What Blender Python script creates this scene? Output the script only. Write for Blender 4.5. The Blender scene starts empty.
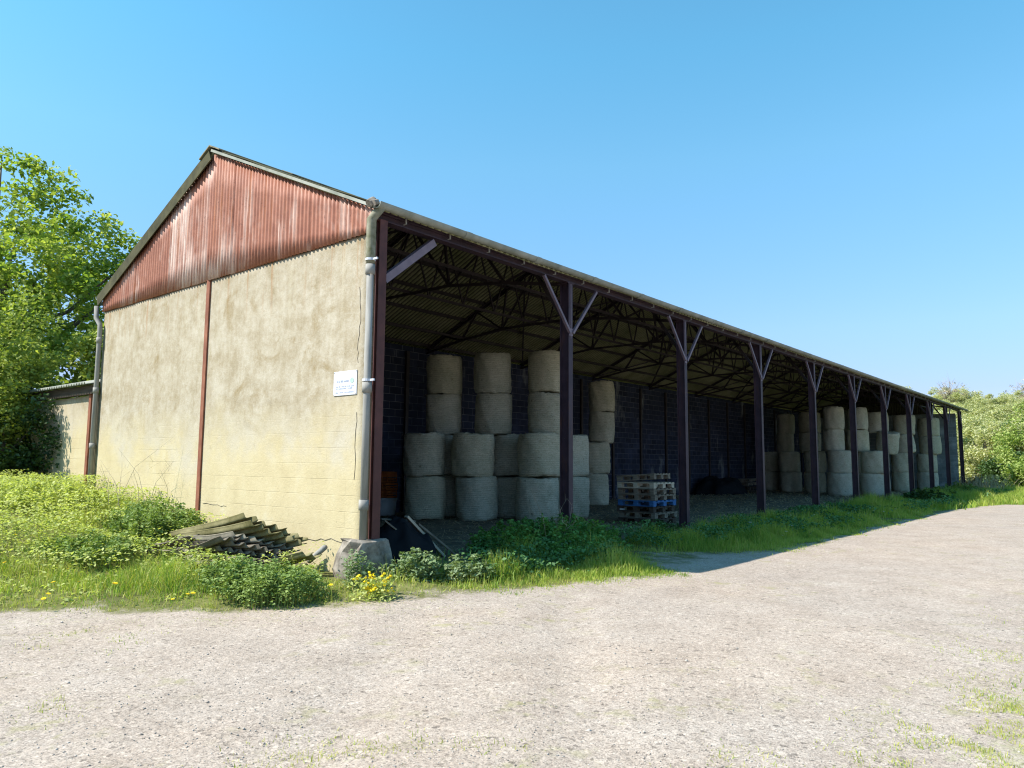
import bpy, math, random
import numpy as np
from mathutils import Vector, Matrix, Euler
random.seed(7); RNG = np.random.default_rng(11)
R = math.radians
sc = bpy.context.scene
COL = sc.collection
BAY, NB, W = 4.73, 10, 9.11
LEN = BAY*NB
EZ, RZ, SEAM, FLOOR = 5.16, 7.27, 4.865, 0.10   # eaves, ridge, gable seam, floor heights
XR = -W/2                                        # ridge line
SL = (RZ-EZ)/(0.17-XR)                           # roof slope
def roofz(x): return RZ-SL*abs(x-XR)

# ------------------------------------------------------------------ helpers
def link(name, me, parent=None):
    o = bpy.data.objects.new(name, me); COL.objects.link(o)
    if parent: o.parent = parent
    return o
def tag(o, label=None, cat=None, group=None, kind=None):
    if label: o['label'] = label
    if cat: o['category'] = cat
    if group: o['group'] = group
    if kind: o['kind'] = kind
    return o
def empty(name, loc=(0,0,0), rz=0):
    o = bpy.data.objects.new(name, None); COL.objects.link(o)
    o.location = loc; o.rotation_euler = (0,0,rz); o.empty_display_size = .3
    return o
def copy_tree(o, parent=None):
    kids = list(o.children)
    c = o.copy(); COL.objects.link(c)
    if parent: c.parent = parent
    for ch in kids: copy_tree(ch, c)
    return c

class MB:
    """collects boxes, bars, tubes into one mesh"""
    def __init__(s): s.v=[]; s.f=[]; s.m=[]
    def add(s, vs, fs, mi=0):
        n=len(s.v); s.v += [tuple(v) for v in vs]; s.f += [tuple(i+n for i in f) for f in fs]; s.m += [mi]*len(fs); return s
    def box(s, x0,x1,y0,y1,z0,z1, mi=0, j=0.0):
        vs=[(x,y,z) for x in (x0,x1) for y in (y0,y1) for z in (z0,z1)]
        if j: vs=[tuple(c+random.uniform(-j,j) for c in v) for v in vs]
        return s.add(vs,[(0,1,3,2),(4,6,7,5),(0,4,5,1),(2,3,7,6),(0,2,6,4),(1,5,7,3)],mi)
    def bar(s, p0,p1,w,h=None,up=(0,0,1),mi=0):
        h=h or w; p0=Vector(p0);p1=Vector(p1); d=(p1-p0).normalized(); u=Vector(up)
        if abs(d.dot(u))>.98: u=Vector((1,0,0))
        a=d.cross(u).normalized(); b=a.cross(d).normalized()
        vs=[p+a*(w/2*i)+b*(h/2*k) for p in (p0,p1) for i,k in ((-1,-1),(1,-1),(1,1),(-1,1))]
        return s.add(vs,[(3,2,1,0),(4,5,6,7),(0,1,5,4),(1,2,6,5),(2,3,7,6),(3,0,4,7)],mi)
    def angle(s,p0,p1,w,t=.012,up=(0,0,1)):
        """an L-section steel angle"""
        p0=Vector(p0);p1=Vector(p1); d=(p1-p0).normalized(); u=Vector(up)
        if abs(d.dot(u))>.98: u=Vector((1,0,0))
        a=d.cross(u).normalized(); b=a.cross(d).normalized()
        s.bar(p0+b*(w/2),p1+b*(w/2),w,t,up); s.bar(p0-a*(w/2-t/2),p1-a*(w/2-t/2),t,w-.003,up); return s
    def tube(s, pts, rad, n=10, cap=True, mi=0):
        pts=[Vector(p) for p in pts]; rad=rad if hasattr(rad,'__len__') else [rad]*len(pts)
        base=len(s.v); a=None
        for i,p in enumerate(pts):
            d=(pts[min(i+1,len(pts)-1)]-pts[max(i-1,0)]).normalized()
            if a is None:
                a=d.cross(Vector((0,0,1)) if abs(d.z)<.95 else Vector((1,0,0))).normalized()
            else: a=(a-d*a.dot(d)).normalized()
            b=d.cross(a)
            for k in range(n):
                t=2*math.pi*k/n; s.v.append(tuple(p+(a*math.cos(t)+b*math.sin(t))*rad[i]))
        for i in range(len(pts)-1):
            for k in range(n):
                q=(k+1)%n; s.f.append((base+i*n+k,base+i*n+q,base+(i+1)*n+q,base+(i+1)*n+k)); s.m.append(mi)
        if cap:
            s.f.append(tuple(base+k for k in range(n))[::-1]); e=base+(len(pts)-1)*n
            s.f.append(tuple(e+k for k in range(n))); s.m += [mi,mi]
        return s
    def build(s, name, mat, parent=None, smooth=False, bevel=0):
        me=bpy.data.meshes.new(name); me.from_pydata(s.v,[],s.f)
        for m in (mat if isinstance(mat,(list,tuple)) else [mat]): me.materials.append(m)
        me.polygons.foreach_set('material_index',s.m)
        if smooth: me.polygons.foreach_set('use_smooth',[True]*len(me.polygons))
        me.update()
        o=link(name,me,parent)
        if bevel:
            b=o.modifiers.new('bevel','BEVEL'); b.width=bevel; b.segments=2; b.limit_method='ANGLE'
        return o
def npmesh(name, verts, faces, mats, nv, smooth=False, midx=None):
    """verts (n,3), faces (m,nv) ints"""
    me=bpy.data.meshes.new(name)
    verts=np.asarray(verts,np.float32); faces=np.asarray(faces,np.int32)
    me.vertices.add(len(verts)); me.vertices.foreach_set('co',verts.ravel())
    me.loops.add(faces.size); me.loops.foreach_set('vertex_index',faces.ravel())
    me.polygons.add(len(faces)); me.polygons.foreach_set('loop_start',np.arange(len(faces),dtype=np.int32)*nv)
    if midx is not None: me.polygons.foreach_set('material_index',np.asarray(midx,np.int32))
    for m in (mats if isinstance(mats,(list,tuple)) else [mats]): me.materials.append(m)
    me.update(calc_edges=True); me.validate()
    if smooth: me.polygons.foreach_set('use_smooth',np.ones(len(faces),bool))
    return me
def grid_mesh(name, P, mats, smooth=True):
    """P (ny,nx,3)"""
    ny,nx=P.shape[:2]; i=np.arange(ny*nx).reshape(ny,nx)
    f=np.stack([i[:-1,:-1],i[:-1,1:],i[1:,1:],i[1:,:-1]],-1).reshape(-1,4)
    return npmesh(name,P.reshape(-1,3),f,mats,4,smooth)

# value noise for shaping
_T=RNG.random((64,64))
def vn(x,y):
    x=np.asarray(x,float);y=np.asarray(y,float); xi=np.floor(x).astype(int);yi=np.floor(y).astype(int)
    fx=x-xi;fy=y-yi; fx=fx*fx*(3-2*fx);fy=fy*fy*(3-2*fy)
    g=lambda a,b:_T[a%64,b%64]
    return (g(xi,yi)*(1-fx)+g(xi+1,yi)*fx)*(1-fy)+(g(xi,yi+1)*(1-fx)+g(xi+1,yi+1)*fx)*fy
def fbm(x,y): return (vn(x,y)+.5*vn(2.1*x+7,2.1*y+3)+.25*vn(4.3*x+1,4.3*y+9))/1.75
def ss(t): t=np.clip(t,0,1); return t*t*(3-2*t)

# ------------------------------------------------------------------ materials
class NT:
    def __init__(s,name):
        s.mat=bpy.data.materials.new(name); s.mat.use_nodes=True; s.t=s.mat.node_tree; s.t.nodes.clear()
        s.out=s.n('ShaderNodeOutputMaterial')
    def n(s,typ,**kw):
        d=s.t.nodes.new(typ)
        for k,v in kw.items(): setattr(d,k,v)
        return d
    def set(s,inp,val):
        if isinstance(val,bpy.types.NodeSocket): s.t.links.new(val,inp)
        elif val is not None:
            if inp.type=='RGBA' and not hasattr(val,'__len__'): val=(val,)*3
            if inp.type=='RGBA' and len(val)==3: val=(*val,1)
            inp.default_value=val
    def coord(s,kind='Object',scale=(1,1,1),rot=(0,0,0)):
        c=s.n('ShaderNodeTexCoord'); m=s.n('ShaderNodeMapping'); s.set(m.inputs['Vector'],c.outputs[kind])
        m.inputs['Scale'].default_value=scale; m.inputs['Rotation'].default_value=rot; return m.outputs[0]
    def noise(s,vec,scale,detail=4,rough=.55,dist=0):
        d=s.n('ShaderNodeTexNoise'); s.set(d.inputs['Vector'],vec); d.inputs['Scale'].default_value=scale
        d.inputs['Detail'].default_value=detail; d.inputs['Roughness'].default_value=rough; d.inputs['Distortion'].default_value=dist
        return d.outputs[0]
    def ramp(s,fac,stops,interp='LINEAR'):
        d=s.n('ShaderNodeValToRGB'); s.set(d.inputs[0],fac); e=d.color_ramp.elements; d.color_ramp.interpolation=interp
        while len(e)<len(stops): e.new(.5)
        for el,(p,c) in zip(e,stops):
            el.position=p; el.color=(*( (c,)*3 if not hasattr(c,'__len__') else c),1)
        return d.outputs[0]
    def mix(s,fac,a,b,mode='MIX'):
        d=s.n('ShaderNodeMix',data_type='RGBA',blend_type=mode); s.set(d.inputs[0],fac); s.set(d.inputs[6],a); s.set(d.inputs[7],b); return d.outputs[2]
    def math(s,op,a,b=None,c=None):
        d=s.n('ShaderNodeMath',operation=op); s.set(d.inputs[0],a)
        if b is not None: s.set(d.inputs[1],b)
        if c is not None: s.set(d.inputs[2],c)
        return d.outputs[0]
    def mr(s,v,a,b,c=0,d_=1):
        d=s.n('ShaderNodeMapRange'); s.set(d.inputs[0],v); d.inputs[1].default_value=a; d.inputs[2].default_value=b; d.inputs[3].default_value=c; d.inputs[4].default_value=d_; return d.outputs[0]
    def sep(s,v):
        d=s.n('ShaderNodeSeparateXYZ'); s.set(d.inputs[0],v); return d.outputs
    def comb(s,x,y,z):
        d=s.n('ShaderNodeCombineXYZ'); s.set(d.inputs[0],x); s.set(d.inputs[1],y); s.set(d.inputs[2],z); return d.outputs[0]
    def bump(s,h,strength=.5,dist=.01):
        d=s.n('ShaderNodeBump'); s.set(d.inputs['Height'],h); d.inputs['Strength'].default_value=strength; d.inputs['Distance'].default_value=dist; return d.outputs[0]
    def pbr(s,col,rough=.85,normal=None,metal=0,spec=.3):
        d=s.n('ShaderNodeBsdfPrincipled'); s.set(d.inputs['Base Color'],col); s.set(d.inputs['Roughness'],rough); s.set(d.inputs['Metallic'],metal)
        d.inputs['Specular IOR Level'].default_value=spec
        if normal is not None: s.set(d.inputs['Normal'],normal)
        s.t.links.new(d.outputs[0],s.out.inputs[0]); return s.mat
def simple(name,c0,c1,scale=6,rough=.8,bump=.3,bscale=40,metal=0,stretch=(1,1,1),spec=.3):
    m=NT(name); v=m.coord('Object',stretch); n=m.noise(v,scale,5,.6)
    col=m.ramp(n,[(.3,c0),(.7,c1)]); h=m.noise(v,bscale,4,.6)
    return m.pbr(col,rough,m.bump(h,bump,.006),metal,spec)
def leafmat(name,cols,trans=.35,scale=1.2,objrand=False,gloss=.02):
    m=NT(name); g=m.n('ShaderNodeNewGeometry'); rnd=g.outputs['Random Per Island']
    v=m.coord('Object'); n=m.noise(v,scale,3,.5)
    f=m.math('ADD',m.math('MULTIPLY',rnd,.45),m.math('MULTIPLY',m.mr(n,.3,.7),.55))
    if objrand:
        oi=m.n('ShaderNodeObjectInfo'); f=m.math('ADD',m.math('MULTIPLY',f,.5),m.math('MULTIPLY',oi.outputs['Random'],.5))
    st=[(i/(len(cols)-1),c) for i,c in enumerate(cols)]
    col=m.ramp(f,st)
    d=m.n('ShaderNodeBsdfDiffuse'); m.set(d.inputs[0],col)
    t=m.n('ShaderNodeBsdfTranslucent'); m.set(t.inputs[0],m.mix(1.0,col,(1.15,1.2,.55),'MULTIPLY'))
    a=m.n('ShaderNodeMixShader'); a.inputs[0].default_value=trans; m.t.links.new(d.outputs[0],a.inputs[1]); m.t.links.new(t.outputs[0],a.inputs[2])
    gl=m.n('ShaderNodeBsdfGlossy'); gl.inputs['Roughness'].default_value=.6; gl.inputs[0].default_value=(1,1,1,1)
    b=m.n('ShaderNodeMixShader'); b.inputs[0].default_value=gloss; m.t.links.new(a.outputs[0],b.inputs[1]); m.t.links.new(gl.outputs[0],b.inputs[2])
    m.t.links.new(b.outputs[0],m.out.inputs[0]); return m.mat

# rendered gable wall: pale lime render, weathered grey-tan above, cleaner cream below
def mat_render():
    m=NT('gable_render'); v=m.coord('Object'); x,y,z=m.sep(v)
    big=m.noise(v,.55,5,.6); mid=m.noise(v,2.3,6,.65); fine=m.noise(v,26,5,.7)
    streak=m.noise(m.coord('Object',(5,5,.55)),1.6,5,.65)
    cream=m.ramp(mid,[(.3,(.43,.365,.22)),(.55,(.475,.41,.255)),(.75,(.50,.45,.31))])
    tan=m.ramp(m.math('ADD',m.math('MULTIPLY',m.noise(v,2.6,8,.78),.8),m.math('MULTIPLY',streak,.2)),[(.33,(.255,.21,.13)),(.46,(.345,.298,.215)),(.6,(.43,.39,.31))])
    zz=m.math('ADD',z,m.math('MULTIPLY',m.math('SUBTRACT',big,.5),1.5))
    col=m.mix(m.mr(zz,1.75,2.55),cream,tan)
    # pale grey wash band between the two coats
    band=m.math('MULTIPLY',m.mr(zz,1.35,1.8),m.mr(zz,2.6,2.05)); bn=m.mr(m.noise(v,1.1,5,.6),.42,.62)
    col=m.mix(m.math('MULTIPLY',m.math('MULTIPLY',band,bn),.75),col,(.44,.405,.33))
    # brown damp blotches
    bl=m.mr(m.noise(v,1.15,8,.74,.6),.54,.68); col=m.mix(m.math('MULTIPLY',m.math('MULTIPLY',bl,m.mr(z,1.6,2.8)),.9),col,(.245,.187,.095))
    # pale runs and rust runs below the cladding
    pr=m.mr(m.noise(m.coord('Object',(7,7,.28)),1.2,4,.6),.56,.75); col=m.mix(m.math('MULTIPLY',m.math('MULTIPLY',pr,m.mr(z,2.6,4.6)),.4),col,(.47,.43,.32))
    ru=m.mr(m.noise(m.coord('Object',(6,6,.15)),1.35,4,.6),.55,.68); col=m.mix(m.math('MULTIPLY',m.math('MULTIPLY',ru,m.mr(z,3.9,4.87)),.85),col,(.30,.14,.045))
    top=m.math('MULTIPLY',m.mr(z,4.5,4.87),m.mr(streak,.4,.6)); col=m.mix(m.math('MULTIPLY',top,.5),col,(.22,.17,.10))
    # dark lichen specks, stronger to the right-hand edge
    sp=m.mr(m.noise(v,42,3,.7),.62,.75); col=m.mix(m.math('MULTIPLY',sp,.6),col,(.16,.135,.085))
    sm=m.mr(m.noise(v,3.4,5,.7),.6,.72); col=m.mix(m.math('MULTIPLY',m.math('MULTIPLY',sm,m.mr(z,1.0,1.6)),.4),col,(.24,.21,.155))
    # faint block joints telegraphing through
    br=m.n('ShaderNodeTexBrick'); m.set(br.inputs['Vector'],m.comb(x,z,0.0)); br.inputs['Scale'].default_value=1
    br.inputs['Brick Width'].default_value=.45; br.inputs['Row Height'].default_value=.225; br.inputs['Mortar Size'].default_value=.006; br.inputs['Mortar Smooth'].default_value=.6
    j=m.math('MULTIPLY',m.math('MULTIPLY',br.outputs['Fac'],m.mr(z,2.6,1.2)),m.mr(m.noise(v,.9,3,.5),.4,.62))
    col=m.mix(m.math('MULTIPLY',j,.16),col,(.27,.22,.13))
    gr=m.noise(m.coord('Object',(30,30,18)),2.6,5,.85); col=m.mix(m.math('MULTIPLY',m.mr(gr,.48,.66),m.mr(z,1.2,2.6,.14,.6)),col,m.mix(1.0,col,(.72,.69,.62),'MULTIPLY'))
    col=m.mix(m.mr(m.noise(v,1.7,4),.35,.7,0,.16),col,m.mix(1.0,col,(.85,.84,.8),'MULTIPLY'))
    h=m.math('ADD',fine,m.math('MULTIPLY',j,-.8)); h=m.math('ADD',h,m.math('MULTIPLY',mid,.8))
    return m.pbr(col,.93,m.bump(h,.55,.012),spec=.15)
def mat_clad():
    m=NT('red_corrugated'); v=m.coord('Object'); x,y,z=m.sep(v)
    st=m.noise(m.coord('Object',(9,1,.5)),1.6,6,.65); st2=m.noise(m.coord('Object',(2.3,1,.7)),1.0,5,.6); mid=m.noise(v,3,5,.65)
    red=m.ramp(mid,[(.3,(.26,.098,.060)),(.55,(.345,.142,.088)),(.75,(.41,.20,.14))])
    # separate sheets weathered differently
    sh=m.n('ShaderNodeTexWhiteNoise',noise_dimensions='1D'); m.set(sh.inputs['W'],m.math('FLOOR',m.math('MULTIPLY',x,1.31)))
    fade=m.math('ADD',m.math('ADD',m.math('MULTIPLY',st2,.75),m.math('MULTIPLY',sh.outputs[0],.26)),m.math('ADD',m.mr(x,-2.6,-2.2,0,.10),m.math('MULTIPLY',m.mr(z,5.7,5.1,0,.11),m.mr(m.math('ABSOLUTE',m.math('ADD',x,4.6)),1.1,.5))))
    f=m.math('MULTIPLY',m.mr(fade,.5,.66),m.mr(st,.38,.54))
    col=m.mix(m.math('MULTIPLY',f,.85),red,(.70,.54,.455))
    ru=m.mr(m.noise(m.coord('Object',(12,1,.35)),1.1,5,.6),.57,.66); col=m.mix(m.math('MULTIPLY',ru,.55),col,(.36,.12,.03))
    dk=m.mr(m.noise(v,14,4,.7),.6,.72); col=m.mix(m.math('MULTIPLY',dk,.55),col,(.10,.03,.02))
    # valleys of the sheet darkened, their shade painted into the colour
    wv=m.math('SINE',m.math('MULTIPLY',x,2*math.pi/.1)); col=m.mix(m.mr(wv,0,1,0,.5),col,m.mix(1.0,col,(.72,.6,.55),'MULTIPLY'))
    low=m.mr(m.math('ADD',z,m.math('MULTIPLY',st,.3)),5.08,4.98); col=m.mix(m.math('MULTIPLY',low,.3),col,(.30,.09,.03))
    return m.pbr(col,.62,m.bump(m.noise(v,30,4),.25,.004),0,.35)
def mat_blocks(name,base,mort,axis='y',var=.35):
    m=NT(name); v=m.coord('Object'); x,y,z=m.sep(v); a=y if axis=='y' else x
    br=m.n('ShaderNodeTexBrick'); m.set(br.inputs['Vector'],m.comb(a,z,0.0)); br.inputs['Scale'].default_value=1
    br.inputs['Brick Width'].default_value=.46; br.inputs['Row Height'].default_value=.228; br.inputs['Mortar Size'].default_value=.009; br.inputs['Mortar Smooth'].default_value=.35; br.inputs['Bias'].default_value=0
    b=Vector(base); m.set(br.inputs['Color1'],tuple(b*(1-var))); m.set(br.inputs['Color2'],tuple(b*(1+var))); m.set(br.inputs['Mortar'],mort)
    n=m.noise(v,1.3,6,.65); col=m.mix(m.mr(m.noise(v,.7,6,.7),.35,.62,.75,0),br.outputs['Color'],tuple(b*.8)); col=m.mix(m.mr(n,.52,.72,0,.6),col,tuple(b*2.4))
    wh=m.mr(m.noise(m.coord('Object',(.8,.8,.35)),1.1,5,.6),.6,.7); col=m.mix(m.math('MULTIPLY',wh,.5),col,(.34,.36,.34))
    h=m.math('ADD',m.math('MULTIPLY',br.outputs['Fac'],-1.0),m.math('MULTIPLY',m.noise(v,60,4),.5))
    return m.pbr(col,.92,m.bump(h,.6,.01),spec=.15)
def mat_ground():
    m=NT('yard_ground'); v=m.coord('Object'); at=m.n('ShaderNodeAttribute',attribute_name='grass'); ga=at.outputs['Fac']
    big=m.noise(v,.28,5,.6); mid=m.noise(v,1.5,6,.65); fine=m.noise(v,14,6,.75); vf=m.noise(v,75,3,.7)
    g=m.ramp(m.math('ADD',m.math('MULTIPLY',mid,.45),m.math('MULTIPLY',fine,.55)),[(.33,(.265,.218,.178)),(.46,(.345,.291,.243)),(.56,(.385,.330,.280)),(.7,(.44,.389,.337))])
    vo=m.n('ShaderNodeTexVoronoi'); m.set(vo.inputs['Vector'],v); vo.inputs['Scale'].default_value=38; vo.inputs['Randomness'].default_value=1
    pb=m.sep(vo.outputs['Color'])[0]
    g=m.mix(.22,g,m.mix(1.0,g,m.ramp(pb,[(0,.5),(.25,.9),(.6,1.0),(1,1.2)]),'MULTIPLY'))
    for sc_,lo,dk,am in ((90,.15,.62,.75),(170,.2,.62,.7),(34,.018,.5,.8)):
        v3=m.n('ShaderNodeTexVoronoi'); m.set(v3.inputs['Vector'],v); v3.inputs['Scale'].default_value=sc_; q=m.sep(v3.outputs['Color'])[1]
        g=m.mix(am,g,m.mix(1.0,g,m.ramp(q,[(0,dk),(lo,dk),(lo+.02,1.0),(.88,1.02),(.9,1.22),(1,1.25)]),'MULTIPLY'))
    ds=m.math('MULTIPLY',m.mr(m.noise(v,30,3,.6),.6,.68),m.mr(m.noise(v,.9,4,.6),.45,.62)); g=m.mix(m.math('MULTIPLY',ds,.8),g,(.14,.12,.10))
    g=m.mix(m.mr(big,.4,.65,0,.55),g,m.mix(1.0,g,(1.12,1.06,1.0),'MULTIPLY'))
    # worn wheel-track tone and scraps of dry turf
    tr=m.noise(m.coord('Object',(1,.22,1),(0,0,R(-20))),.8,4,.6); g=m.mix(m.mr(tr,.55,.7,0,.35),g,m.mix(1.0,g,(.8,.79,.8),'MULTIPLY'))
    dry=m.math('MULTIPLY',m.mr(m.noise(v,3.2,6,.7),.55,.66),m.mr(m.noise(v,.5,3),.48,.6)); g=m.mix(m.math('MULTIPLY',dry,.6),g,(.27,.255,.11))
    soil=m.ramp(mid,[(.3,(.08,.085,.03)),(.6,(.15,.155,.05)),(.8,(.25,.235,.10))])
    tf=m.n('ShaderNodeAttribute',attribute_name='turf').outputs['Fac']
    te=m.math('ADD',tf,m.math('MULTIPLY',m.math('SUBTRACT',m.noise(v,7,6,.75),.5),1.5))
    g=m.mix(m.mr(te,.45,.85,0,.7),g,m.ramp(m.noise(v,16,4,.7),[(.35,(.14,.18,.03)),(.55,(.26,.29,.06)),(.7,(.36,.36,.12))]))
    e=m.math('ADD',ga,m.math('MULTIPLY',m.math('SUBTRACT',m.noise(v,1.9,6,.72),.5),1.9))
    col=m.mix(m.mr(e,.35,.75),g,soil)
    h=m.math('ADD',m.math('MULTIPLY',fine,1.0),m.math('ADD',m.math('MULTIPLY',vo.outputs['Distance'],-.5),m.math('MULTIPLY',vf,.5)))
    h=m.math('ADD',h,m.math('MULTIPLY',mid,1.5))
    return m.pbr(col,.95,m.bump(h,.6,.010),spec=.12)
def mat_bale():
    m=NT('hay_bale'); v=m.coord('Object'); x,y,z=m.sep(v); oi=m.n('ShaderNodeObjectInfo'); rn=oi.outputs['Random']
    off=m.comb(m.math('MULTIPLY',rn,37.0),m.math('MULTIPLY',rn,91.0),0.0); va=m.n('ShaderNodeVectorMath',operation='ADD'); m.set(va.inputs[0],v); m.set(va.inputs[1],off); v2=va.outputs[0]
    mp=m.n('ShaderNodeMapping'); m.set(mp.inputs[0],v2); mp.inputs['Scale'].default_value=(5,5,40); 
    straw=m.noise(mp.outputs[0],1.6,5,.7); mid=m.noise(v2,2.6,5,.65); fine=m.noise(v2,45,4,.7)
    c=m.ramp(m.math('ADD',m.math('MULTIPLY',straw,.5),m.math('MULTIPLY',fine,.5)),[(.3,(.25,.24,.175)),(.5,(.50,.49,.395)),(.68,(.72,.70,.59))])
    c=m.mix(m.mr(mid,.4,.7,0,.5),c,m.mix(1.0,c,(.7,.72,.68),'MULTIPLY'))
    c=m.mix(m.mr(rn,0,1,0,.35),c,m.mix(1.0,c,(1.15,1.05,.8),'MULTIPLY'))
    net=m.math('SINE',m.math('MULTIPLY',z,2*math.pi/.055)); c=m.mix(m.mr(net,.3,1,0,.45),c,m.mix(1.0,c,(.62,.64,.62),'MULTIPLY')); c=m.mix(m.mr(m.noise(va.outputs[0],1.4,5,.7),.45,.62,0,.5),c,m.mix(1.0,c,(.68,.74,.70),'MULTIPLY'))
    dk=m.mr(m.noise(v2,7,3,.6),.66,.72); c=m.mix(m.math('MULTIPLY',dk,.5),c,(.08,.065,.04))
    h=m.math('ADD',straw,m.math('ADD',fine,m.math('MULTIPLY',net,.12)))
    return m.pbr(c,.95,m.bump(h,.8,.02),spec=.1)
def mat_roof():
    m=NT('asbestos_roof'); v=m.coord('Object'); n=m.noise(v,.8,6,.65); f=m.noise(v,18,5,.7); g=m.n('ShaderNodeNewGeometry')
    c=m.ramp(n,[(.3,(.17,.175,.09)),(.5,(.255,.255,.14)),(.7,(.34,.33,.20))])
    c=m.mix(m.mr(m.noise(v,2.4,5,.7),.5,.68,0,.55),c,(.13,.15,.055))
    c=m.mix(m.mr(f,.58,.7,0,.5),c,(.10,.09,.06)); wv=m.math('SINE',m.math('MULTIPLY',m.sep(v)[1],2*math.pi/.146)); c=m.mix(m.math('MULTIPLY',m.mr(wv,-.25,.45),.8),c,(.022,.020,.014))  # dark stripes painted in the troughs stand in for corrugation shade
    return m.pbr(c,.93,m.bump(f,.4,.006),spec=.12)
M={}
M['render']=mat_render(); M['clad']=mat_clad(); M['ground']=mat_ground(); M['bale']=mat_bale(); M['roof']=mat_roof()
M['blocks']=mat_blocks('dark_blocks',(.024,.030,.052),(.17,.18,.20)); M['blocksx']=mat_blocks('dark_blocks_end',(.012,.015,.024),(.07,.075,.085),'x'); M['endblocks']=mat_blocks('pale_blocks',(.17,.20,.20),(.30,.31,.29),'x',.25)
def mat_steel():
    m=NT('painted_steel'); v=m.coord('Object'); c=m.ramp(m.noise(v,4,5,.6),[(.3,(.022,.012,.02)),(.7,(.048,.026,.038))])
    ru=m.mr(m.noise(m.coord('Object',(6,6,1.2)),1.6,6,.7),.55,.68); c=m.mix(m.math('MULTIPLY',ru,.6),c,(.085,.034,.022))
    ch=m.mr(m.noise(v,22,4,.7),.66,.72); c=m.mix(m.math('MULTIPLY',ch,.5),c,(.15,.12,.13))
    return m.pbr(c,.6,m.bump(m.noise(v,40,4),.2,.005),0,.4)
M['steel']=mat_steel()
M['redsteel']=simple('red_oxide_steel',(.055,.020,.018),(.10,.036,.03),4,.6,.2,50)
M['rust']=simple('rusty_steel',(.15,.05,.028),(.26,.105,.06),4,.8,.3,50)
M['brace']=simple('lilac_steel',(.11,.078,.10),(.18,.135,.16),5,.55,.15,50,spec=.45)
M['truss']=simple('truss_steel',(.022,.017,.018),(.045,.035,.035),5,.6,.15,50)
M['galv']=simple('grey_downpipe',(.19,.187,.175),(.33,.32,.29),2.6,.8,.25,30,stretch=(4,4,.6),spec=.15)
M['gutter']=simple('mossy_gutter',(.17,.185,.15),(.32,.33,.285),3,.75,.25,40)
M['mossy']=simple('mossy_pipe',(.10,.105,.05),(.27,.26,.20),9,.8,.3,40)
M['concrete']=simple('old_concrete',(.10,.085,.065),(.33,.295,.25),8,.95,1.0,16)
M['floor']=simple('earth_floor',(.062,.052,.036),(.20,.168,.118),2.2,.97,.9,26)
M['sheet']=simple('mossy_sheet',(.12,.105,.07),(.36,.325,.25),3.2,.95,.6,26)
M['sheetdark']=simple('dark_sheet',(.05,.042,.03),(.22,.19,.145),3.5,.95,.6,26)
M['sheetgreen']=simple('moss_sheet',(.10,.09,.03),(.28,.25,.13),4,.95,.6,26)
M['wood']=simple('grey_wood',(.10,.08,.058),(.27,.23,.175),3,.9,.4,30,stretch=(1,9,9))
M['wooddark']=simple('dark_wood',(.035,.026,.02),(.10,.075,.055),3,.9,.4,30,stretch=(1,9,9))
M['woodpale']=simple('pale_wood',(.34,.29,.21),(.55,.49,.38),3,.9,.35,30,stretch=(1,9,9))
M['woodblue']=simple('blue_wood',(.02,.085,.24),(.05,.17,.38),4,.75,.3,30,stretch=(1,9,9))
M['plastic']=simple('black_plastic',(.004,.005,.007),(.012,.013,.016),3,.7,.5,9,spec=.12)
M['orange']=simple('orange_plastic',(.40,.09,.02),(.60,.18,.05),3,.5,.1,30)
M['white']=simple('white_plastic',(.45,.5,.52),(.62,.65,.66),3,.6,.2,20)
M['board']=simple('sign_board',(.50,.53,.58),(.56,.58,.63),2,.45,.02,30)
M['ink']=simple('faded_ink',(.30,.34,.44),(.38,.41,.48),8,.6,.02,30)
M['inkgreen']=simple('faded_logo',(.26,.38,.34),(.34,.44,.40),8,.6,.02,30)
M['verge']=simple('mossy_verge',(.03,.03,.014),(.085,.08,.038),3,.95,.5,25)
M['ridge']=simple('ridge_cap',(.10,.095,.06),(.22,.2,.13),4,.95,.5,25)
M['stone']=simple('gravel_stone',(.20,.172,.145),(.52,.475,.42),2.3,.95,.3,60)
M['bark']=simple('bark',(.07,.055,.04),(.17,.14,.11),6,.95,.8,30,stretch=(1,1,.3))
M['twig']=simple('dry_twig',(.25,.21,.15),(.42,.37,.28),8,.9,.2,40)
M['hill']=simple('hill_turf',(.07,.10,.03),(.15,.18,.06),.12,.95,.3,3)
M['straw']=leafmat('straw',[(.26,.21,.11),(.44,.37,.23),(.6,.53,.36)],.1,2)
M['grass']=leafmat('grass_blade',[(.08,.17,.02),(.20,.32,.04),(.38,.46,.075),(.48,.48,.17)],.4,.9)
M['drygrass']=leafmat('dry_grass_blade',[(.26,.29,.05),(.42,.42,.10),(.54,.50,.20)],.35,.9)
M['weed']=leafmat('weed_leaf',[(.22,.29,.07),(.46,.52,.15),(.66,.68,.30)],.45,1.6)
M['nettle']=leafmat('nettle_leaf',[(.05,.14,.03),(.12,.28,.06),(.24,.42,.11)],.38,1.6)
M['vergeweed']=leafmat('verge_weed_leaf',[(.035,.09,.03),(.08,.19,.06),(.16,.30,.10)],.3,1.6)
M['bramble']=leafmat('bramble_leaf',[(.075,.14,.035),(.18,.27,.065),(.32,.40,.12)],.3,1.6)
M['comfrey']=leafmat('comfrey_leaf',[(.10,.17,.07),(.20,.28,.13),(.32,.38,.22)],.3,2.0)
M['maple']=leafmat('sycamore_leaf',[(.08,.15,.025),(.19,.29,.045),(.37,.44,.09),(.58,.60,.19)],.5,.7)
M['haw']=leafmat('hawthorn_leaf',[(.13,.19,.03),(.27,.34,.065),(.44,.48,.14)],.38,.9)
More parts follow.
